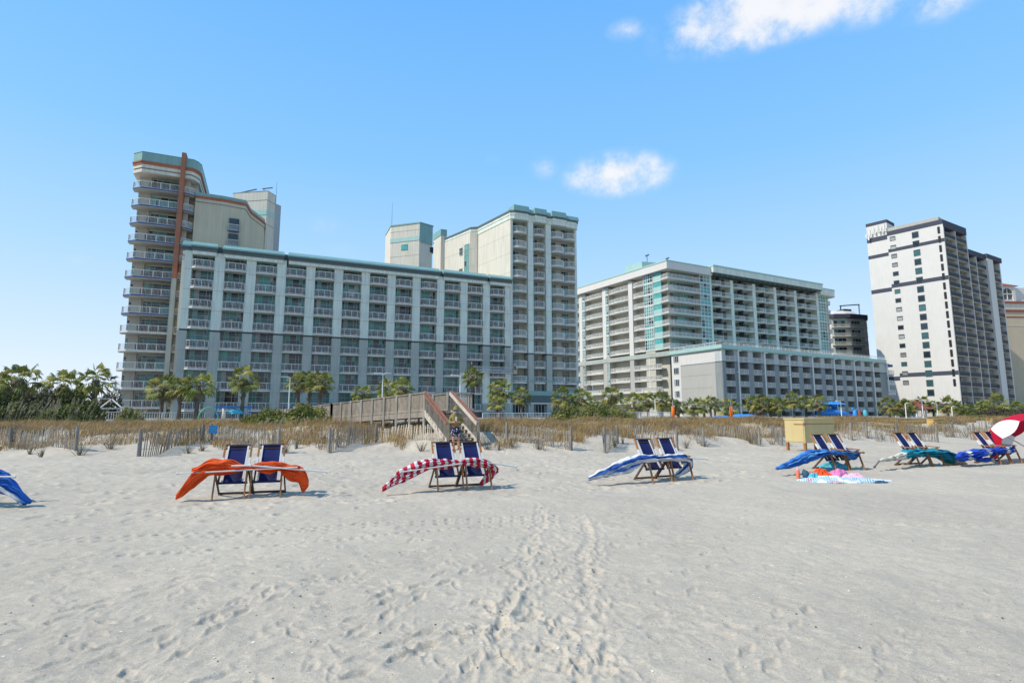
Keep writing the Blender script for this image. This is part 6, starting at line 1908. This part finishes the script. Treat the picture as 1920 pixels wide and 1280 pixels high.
# ================================================================== towels and bits on the sand
def heap(nm, label, cat, px, py, w, d, h, m_, seed, flat=.012, n=26, uv=False, ang=.1):
    P = gnd(px, py); P.z = hz(P.x, P.y); rng_ = random.Random(seed); b = MB()
    ph_ = [rng_.uniform(0, 6.28) for _ in range(8)]; pk = [(rng_.uniform(-.6, .6), rng_.uniform(-.5, .5), rng_.uniform(.4, .75), rng_.uniform(.3, .6)) for _ in range(6)]
    zz = {}
    for sd in (0, 1):
        for i in range(n + 1):
            for j in range(n + 1):
                u, v_ = i / n * 2 - 1, j / n * 2 - 1
                ed = 1 + .05 * math.sin(11 * math.atan2(v_, u) + ph_[6]) + .16 * math.sin(3 * math.atan2(v_, u) + ph_[0]) + .1 * math.sin(7 * math.atan2(v_, u) + ph_[1])
                # square grid squeezed to a rounded rectangle
                x = u * math.sqrt(1 - v_ * v_ * .22) * w / 2 * ed; y = v_ * math.sqrt(1 - u * u * .22) * d / 2 * ed
                q_ = max(abs(u), abs(v_)); env = 1 - q_ ** 5
                hh_ = sum(p[2] * math.exp(-((u - p[0]) ** 2 + (v_ - p[1]) ** 2) / p[3] ** 2) for p in pk) * .6
                cr_ = abs(math.sin(u * 5 + v_ * 3 + ph_[2] + 1.5 * math.sin(v_ * 4 + ph_[3]))) * .3 + abs(math.sin(v_ * 7 - u * 4 + ph_[4] + math.sin(u * 6 + ph_[5]))) * .25
                z = flat + env * h * (min(hh_, .85) * .62 + cr_ * 1.25) * .74
                b.uv[len(b.v)] = (x * math.cos(.6) + y * math.sin(.6), y); b.v.append((x, y, z if sd == 0 else max(-.01, z - .03)))
    N1 = (n + 1) ** 2; idx_ = lambda i, j: i * (n + 1) + j
    for i in range(n):
        for j in range(n):
            a = (idx_(i, j), idx_(i + 1, j), idx_(i + 1, j + 1), idx_(i, j + 1)); b.f.append(a); b.m.append(0); b.f.append(tuple(N1 + k_ for k_ in a[::-1])); b.m.append(0)
    rim = [(i, 0) for i in range(n)] + [(n, j) for j in range(n)] + [(i, n) for i in range(n, 0, -1)] + [(0, j) for j in range(n, 0, -1)]
    for k_ in range(len(rim)):
        a = idx_(*rim[k_]); c_ = idx_(*rim[(k_ + 1) % len(rim)]); b.f.append((a, N1 + a, N1 + c_, c_)); b.m.append(0)
    o = obj(nm, b.mesh(nm, m_, True), None, P, ang)
    return tag(o, label, cat)


heap('towel', 'long blue and white patterned towel spread under the pile on the sand', 'towel', 1582, 902, 2.0, .55, .15, 'towel_print', 1, uv=True, ang=-.05)
heap('towel', 'bright orange towel bunched at the left of the pile', 'towel', 1539, 893, .52, .4, .24, 'cloth_orange', 2, .03)
heap('towel', 'pink towel bunched in the middle of the pile', 'towel', 1572, 894, .5, .42, .23, 'pink', 3, .03)
heap('towel', 'pale pink towel slumped at the right of the pile', 'towel', 1601, 898, .52, .42, .17, 'pink_pale', 4, .03)
heap('towel', 'aqua towel crumpled before the orange one', 'towel', 1526, 897.5, .26, .24, .17, 'aqua', 5, .03)
heap('towel', 'folded pale grey cloth before the orange towel', 'towel', 1543, 900, .28, .2, .11, 'cloth_white', 6, .03)
heap('towel', 'striped blue towel crumpled before the pink towel', 'towel', 1575, 901.5, .42, .24, .13, 'towel_stripe', 7, .03, uv=True)
heap('towel', 'small dark cloth trailing at the right tip of the patterned towel', 'towel', 1652, 904.5, .3, .14, .05, 'bag_navy', 8, .012)
heap('towel', 'pale blue cloth lying under the mid blue umbrella chairs', 'towel', 1562, 879, .9, .55, .22, 'aqua', 9, .02)
P = gnd(1496.5, 896); P.z = hz(P.x, P.y)
bt_ = thing('water_bottle', 'coral pink water bottle standing at the left of the towels', 'bottle', P)
b = MB(); b.lathe([(0, 0), (.042, 0), (.045, .01), (.045, .19), (.04, .205), (.0, .21)], 16); part(bt_, 'flask', b, 'coral', True)
b = MB(); b.lathe([(.0, .2), (.033, .2), (.033, .235), (.028, .25), (.012, .255), (0, .255)], 14); part(bt_, 'cap', b, 'pink_pale', True)
P = gnd(1513, 896); P.z = hz(P.x, P.y)
bg_ = thing('beach_bag', 'small navy bag leaning beside the coral bottle', 'bag', P, -.2)
b = MB(); b.tube([(0, 0, 0), (-.01, .02, .08), (-.03, .05, .16), (-.05, .06, .21)], [.07, .085, .075, .03], 12); part(bg_, 'body', b, 'bag_navy', True)
b = MB(); b.tube([(-.09, .03, .16), (-.06, .02, .24), (.0, .04, .17)], .008, 6); part(bg_, 'strap', b, 'bag_navy')

# broken shells and dark bits over the sand
rng = np.random.default_rng(9); n = 1500
r_ = np.exp(rng.uniform(np.log(2.8), np.log(15), n)); t_ = rng.uniform(-.8, .8, n)
x = np.sin(t_) * r_; y = np.cos(t_) * r_
ri = np.clip(np.searchsorted(rr, r_), 0, nr - 1); ti = np.clip(np.searchsorted(th, t_), 0, nt - 1)
z = GZ[ri, ti]
s_ = .003 + .008 * rng.random(n) ** 5
dirs = rng.normal(size=(n, 3)); dirs /= np.linalg.norm(dirs, axis=1)[:, None]
o1 = np.stack([np.cos(dirs[:, 0] * 6), np.sin(dirs[:, 0] * 6), dirs[:, 1] * .25], 1); o2 = np.stack([-o1[:, 1], o1[:, 0], dirs[:, 2] * .25], 1)
c = np.stack([x, y, z + s_ * .25], 1); S_ = s_[:, None]
V = np.stack([c + o1 * S_ * 1.5, c + o2 * S_, c - o1 * S_ * 1.3, c - o2 * S_ * .9, c + np.array([0, 0, .55]) * S_], 1).reshape(-1, 3)
k = np.arange(n) * 5
Fc = np.stack([np.stack([k + i, k + (i + 1) % 4, k + 4], 1) for i in range(4)], 1).reshape(-1, 3)
mi = np.repeat((rng.random(n) < .5).astype(int), 4)
o = obj('shell_fragments', raw_mesh('shell_fragments', V, Fc, ['shell', 'debris'], mi), kind='stuff'); tag(o, 'broken shells and dark bits scattered over the sand', 'shell fragments')

# ================================================================== lamps, poles and pool furniture
def lamp(px, top, Y, label, arms=(1,), base=None):
    P = at(px, top, Y); zb = .92
    t_ = thing('lamp_post', label, 'lamp post', (P.x, P.y, zb), R(24), 'white lamp posts around the pool decks')
    h = P.z - zb
    b = MB(); b.tube([(0, 0, 0), (0, 0, h)], [.075, .055], 8); b.lathe([(0, 0), (.16, 0), (.16, .12), (.09, .2)], 10); part(t_, 'pole', b, 'rail_white')
    for a in arms:
        b = MB(); b.tube([(0, 0, h - .05), (a * .5, 0, h + .05)], .045, 6); b.box(min(a * .45, a * 1.0), max(a * .45, a * 1.0), -.12, .12, h, h + .09); part(t_, 'lamp_head', b, 'rail_white')


lamp(544, 707, 66, 'white lamp pole before the fourth bay of the long hotel', (-1,))
lamp(718, 700, 66, 'double armed white lamp post left of the boardwalk landing', (-1, 1))
lamp(863, 704, 58, 'tall white lamp post just right of the boardwalk landing', (-1,))
lamp(1111, 722, 84, 'white lamp post behind the big hedge', (-1,))
lamp(1228, 748, 80, 'short white pole under the palm row right of the hedge', (1,))
lamp(1576, 752, 84, 'white lamp post right of the yellow cabinet and blue slide', (-1,))
lamp(1697, 756, 82, 'white pole left of the red roofed pavilion', (1,))
lamp(1728, 748, 86, 'white pole before the dark foot of the tall white tower', (-1,))
lamp(1756, 756, 82, 'white lamp post above the yellow wooden deck box', (-1,))
lamp(1784, 762, 84, 'rightmost white lamp post before the tall white tower', (1,))

# white pool fences on the deck
def pool_fence(p, q_, Y0, Y1, label, h=1.1, rails=True):
    P = at(p, 775, Y0); Q = at(q_, 775, Y1); P.z = Q.z = .93; b = MB(); L = (Q - P).length; d = Q - P
    root = thing('pool_fence', label, 'fence', P)
    b.bar((0, 0, h), d + Vector((0, 0, h)), .07, .06); b.bar((0, 0, .12), d + Vector((0, 0, .12)), .05, .05); n_ = int(L / .22)
    for i in range(n_ + 1):
        p_ = d * (i / n_); b.bar(p_, p_ + Vector((0, 0, h)), .028 if i % 9 else .09)
    part(root, 'railing', b, 'rail_white')


pool_fence(155, 232, 54, 57, 'white pool fence in front of the white pergola', .85)
pool_fence(262, 470, 58, 64, 'white pool fence along the left end of the long hotel', .8)
pool_fence(905, 1048, 60, 66, 'white pool fence right of the boardwalk stairs', .75)
pool_fence(1180, 1262, 70, 76, 'white pool fence under the palms before the big white hotel', .9)

# pergola on the left
P = at(188, 747, 58); P.z = .93
pg = thing('pergola', 'white gabled pergola frame left of the beige tower', 'pergola', P, R(-18))
b = MB(); h = at(188, 747, 58).z - .93
for x in (-1.6, 1.6):
    for y in (-1.2, 1.2):
        b.bar((x, y, 0), (x, y, h * .55), .12)
for y in (-1.2, 1.2):
    b.bar((-1.9, y, h * .5), (0, y, h), .1); b.bar((1.9, y, h * .5), (0, y, h), .1); b.bar((-1.6, y, h * .55), (1.6, y, h * .55), .1)
b.bar((0, -1.3, h), (0, 1.3, h), .1); b.bar((-1.75, -1.3, h * .55), (-1.75, 1.3, h * .55), .1); b.bar((1.75, -1.3, h * .55), (1.75, 1.3, h * .55), .1)
part(pg, 'frame', b, 'slab_white')

# blue play frame and its neighbours by the left pool
P = at(437, 775, 62); P.z = .93
pf = thing('pool_play_structure', 'blue pool play frame with a pale dome behind the dune grass', 'pool play frame', P, R(20))
b = MB(); hh_ = at(437, 763, 62).z - .93
for x in (-1.7, 0, 1.7):
    b.bar((x, 0, 0), (x, 0, hh_), .12)
b.bar((-1.8, 0, hh_), (1.9, 0, hh_), .14, .2); b.bar((-1.8, 0, hh_ * .5), (1.9, 0, hh_ * .5), .1); part(pf, 'frame', b, 'blue_paint')
b = MB(); b.lathe([(0, .55), (.4, .5), (.7, .32), (.85, 0)], 16, 0, (.3, -.4, hh_ - .75)); part(pf, 'dome', b, 'aqua', True)
P = at(391, 775, 58); P.z = .93
b = MB(); b.tube([(math.cos(a) * 1.0, 0, max(0, math.sin(a)) * 1.35) for a in np.linspace(0, math.pi, 14)], .06, 6)
tag(obj('spray_hoop', b.mesh('spray_hoop', 'green_hoop', True), None, P, R(50)), 'pale green spray hoop left of the blue play frame', 'spray hoop')
P = at(419, 775, 58); P.z = .93
b = MB(); b.tube([(0, 0, 0), (.05, 0, .8), (-.1, 0, 1.25)], [.2, .17, .05], 9)
tag(obj('spray_post', b.mesh('spray_post', 'cloth_cream', True), None, P), 'cream spray post before the blue play frame', 'spray post')

# volleyball net, orange padded posts
VP = [at(1206, 775, 72), at(1262, 775, 72), at(1371, 775, 78), at(1330, 775, 80)]
for i, (px, Y, lab) in enumerate(((1262, 66, 'orange padded volleyball post under the palm row'), (1371, 70, 'orange padded volleyball post left of the blue canopy'))):
    P = at(px, 775, Y); P.z = .93
    t_ = thing('volleyball_post', lab, 'post', P, 0, 'orange padded posts')
    b = MB(); b.tube([(0, 0, 0), (0, 0, 1.55)], .2, 10); part(t_, 'pad', b, 'orange_pad', True); b = MB(); b.tube([(0, 0, 1.5), (0, 0, 2.2)], .05, 8); part(t_, 'pole', b, 'metal_grey')
A0 = at(1262, 775, 66); A1 = at(1371, 775, 70); A0.z = A1.z = .93
b = MB(); d = A1 - A0
for z in (1.75, 2.1):
    b.tube([Vector((0, 0, z)), d * .5 + Vector((0, 0, z - .12)), d + Vector((0, 0, z))], .03, 5)
for i in range(60):
    p_ = d * (i / 59); sg = -.12 * (1 - (2 * i / 59 - 1) ** 2); b.bar(p_ + Vector((0, 0, 1.75 + sg)), p_ + Vector((0, 0, 2.1 + sg)), .012)
tag(obj('volleyball_net', b.mesh('volleyball_net', 'metal_dark'), None, A0), 'dark volleyball net slung between the two orange padded posts', 'net')

# blue canopies and water slide
def canopy(px, top, wpx, Y, label, m_='blue_paint'):
    P = at(px, top, Y); w_ = wpx / F_PX * Y / 2; t_ = thing('shade_canopy', label, 'canopy', (P.x, P.y, .93), R(20)); h = P.z - .93
    b = MB(); b.prism([(-w_, -1.6), (w_, -1.6), (w_, 1.6), (-w_, 1.6)], h - .62, h - .5, 0); b.prism([(-w_, -1.6), (w_, -1.6), (w_, 1.6), (-w_, 1.6)], h - .5, h, 0, poly_top=[(-w_ * .55, -.3), (w_ * .55, -.3), (w_ * .55, .3), (-w_ * .55, .3)])
    part(t_, 'cover', b, m_)
    for x in (-w_ * .9, w_ * .9):
        b = MB(); b.tube([(x, 0, 0), (x, 0, h - .6)], .07, 6); part(t_, 'pole', b, 'rail_white')


canopy(1393, 776, 48, 86, 'wide blue shade canopy right of the orange padded post')
canopy(1352, 779, 28, 88, 'small blue shade canopy behind the palms left of the wide one')
P = at(1550, 775, 100); P.z = .93
sl = thing('water_slide', 'blue water slide tower rising behind the yellow cabinet', 'water slide', P, R(15)); h = at(1550, 756, 100).z - .93
b = MB(); b.tube([(1.2, 0, h), (2.2, .5, h * .8), (2.6, 1, h * .55), (1.2, .3, h * .45), (-.8, -.2, h * .42), (-2.4, 0, h * .3), (2, -1, h * .35), (4.6, -.6, h * .12)], .42, 9); part(sl, 'chute', b, 'blue_paint', True)
b = MB()
for x, y in ((0, 0), (2.4, 0), (0, 1.8), (2.4, 1.8), (-2.2, .4)):
    b.tube([(x, y, 0), (x, y, h * (.95 if x >= 0 else .4))], .1, 6)
b.box(-.1, 2.5, -.1, 1.9, h * .55, h * .6); part(sl, 'tower', b, 'blue_paint')
b = MB(); b.prism([(-1.5, -1), (3.6, -1), (3.6, 2.6), (-1.5, 2.6)], h * .93, h * 1.12, 0, poly_top=[(1.6, .5), (3.4, .5), (3.4, 1), (1.6, 1)]); part(sl, 'roof', b, 'blue_paint')
for px, m_, lab in ((1603, 'blue_paint', 'tall blue splash figure right of the slide'), (1611, 'roof_red', 'small red splash figure right of the slide'), (1622, 'aqua', 'aqua barrel right of the slide')):
    P = at(px, 775, 84); P.z = .93; b = MB(); b.lathe([(0, 0), (.28, 0), (.32, .6), (.2, 1.2), (0, 1.3)], 12); (b.bar((0, 0, 1.0), (.5, 0, 1.5), .14), b.bar((0, 0, 1.0), (-.4, 0, 1.55), .14)) if m_ == 'blue_paint' else None
    tag(obj('splash_toy', b.mesh('splash_toy', m_, True), None, P), lab, 'pool toy')

# red roofed pavilion, wooden deck boxes
P = at(1716, 775, 112); P.z = .93
pv = thing('pavilion', 'open pavilion with a reddish gable roof below the tall white tower', 'pavilion', P, R(24))
b = MB()
for x in (-3, 0, 3):
    for y in (-2, 2):
        b.bar((x, y, 0), (x, y, 1.7), .2)
part(pv, 'frame', b, 'rail_white')
b = MB(); b.prism([(-4, -2.6), (4, -2.6), (4, 2.6), (-4, 2.6)], 1.6, 3.4, 0, poly_top=[(-4, -.05), (1, -.05), (1, .05), (-4, .05)]); part(pv, 'roof', b, 'roof_red')
for (px, py, wp, hp, Y, lab) in ((1762, 795, 26, 17, 44, 'yellow timber deck box with horizontal boards in the dune grass'), (1818, 792, 30, 9, 46, 'low yellow timber wall right of the deck box'), (1871, 790, 20, 9, 48, 'short yellow timber wall beside the round green shrub'), (1919, 790, 16, 9, 48, 'yellow timber wall at the right frame edge'), (1712, 792, 76, 4, 46, 'long thin timber kerb left of the yellow deck box')):
    P = at(px, py, Y); w_ = wp / F_PX * Y; h = hp / F_PX * Y; zb = P.z - h * .5; b = MB(); nb = max(1, int(h / .19))
    for i in range(nb):
        b.box(-w_ / 2, w_ / 2, 0, .06, h * i / nb, h * (i + .82) / nb)
    b.box(-w_ / 2, -w_ / 2 + .1, .06, .6, 0, h); b.box(w_ / 2 - .1, w_ / 2, .06, .6, 0, h); b.box(-w_ / 2 - .03, w_ / 2 + .03, -.04, .62, h, h + .05)
    for x in (-w_ / 2 + .1, w_ / 2 - .1):
        b.box(x - .05, x + .05, .07, .17, -1.2, h)
    tag(obj('timber_wall', b.mesh('timber_wall', 'wood_yellow'), None, (P.x, P.y, zb), R(10)), lab, 'timber wall')

# painters' swing stage on the right end of the long hotel
# hung in front of the balconies
fx = lambda s_, y: Vector((PA.x + DX * s_ - DY * y, PA.y + DY * s_ + DX * y, 0))
q0 = fx(43.6, -1.3); st = thing('swing_stage', 'grey swing stage hanging on cables at the right end of the long hotel', 'swing stage', (q0.x, q0.y, 8.6), ANG_A)
b = MB(); b.box(0, 8.6, -.4, .4, 0, .1); part(st, 'platform', b, 'metal_grey')
b = MB()
for y in (-.4, .4):
    for z in (.55, 1.05):
        b.bar((0, y, z), (8.6, y, z), .05)
    for i in range(18):
        b.bar((i * .5, y, .1), (i * .5, y, 1.05), .04); b.bar((i * .5, y, .1), (min(8.6, i * .5 + .5), y, 1.05), .03)
part(st, 'guard_rail', b, 'metal_grey')
for x in (.15, 8.3):
    b = MB(); b.box(x - .25, x + .25, -.25, .25, .1, .7, 0); b.box(x - .16, x + .16, -.2, .2, .7, 1.3, 1); b.bar((x, 0, 1.3), (x, 0, 1.9), .12, mi=2); part(st, 'hoist', b, ['yellow', 'black', 'slab_white'])
    b = MB(); b.tube([(x, 0, 1.9), (x, 0, 17.0)], .018, 4); part(st, 'cable', b, 'metal_dark')
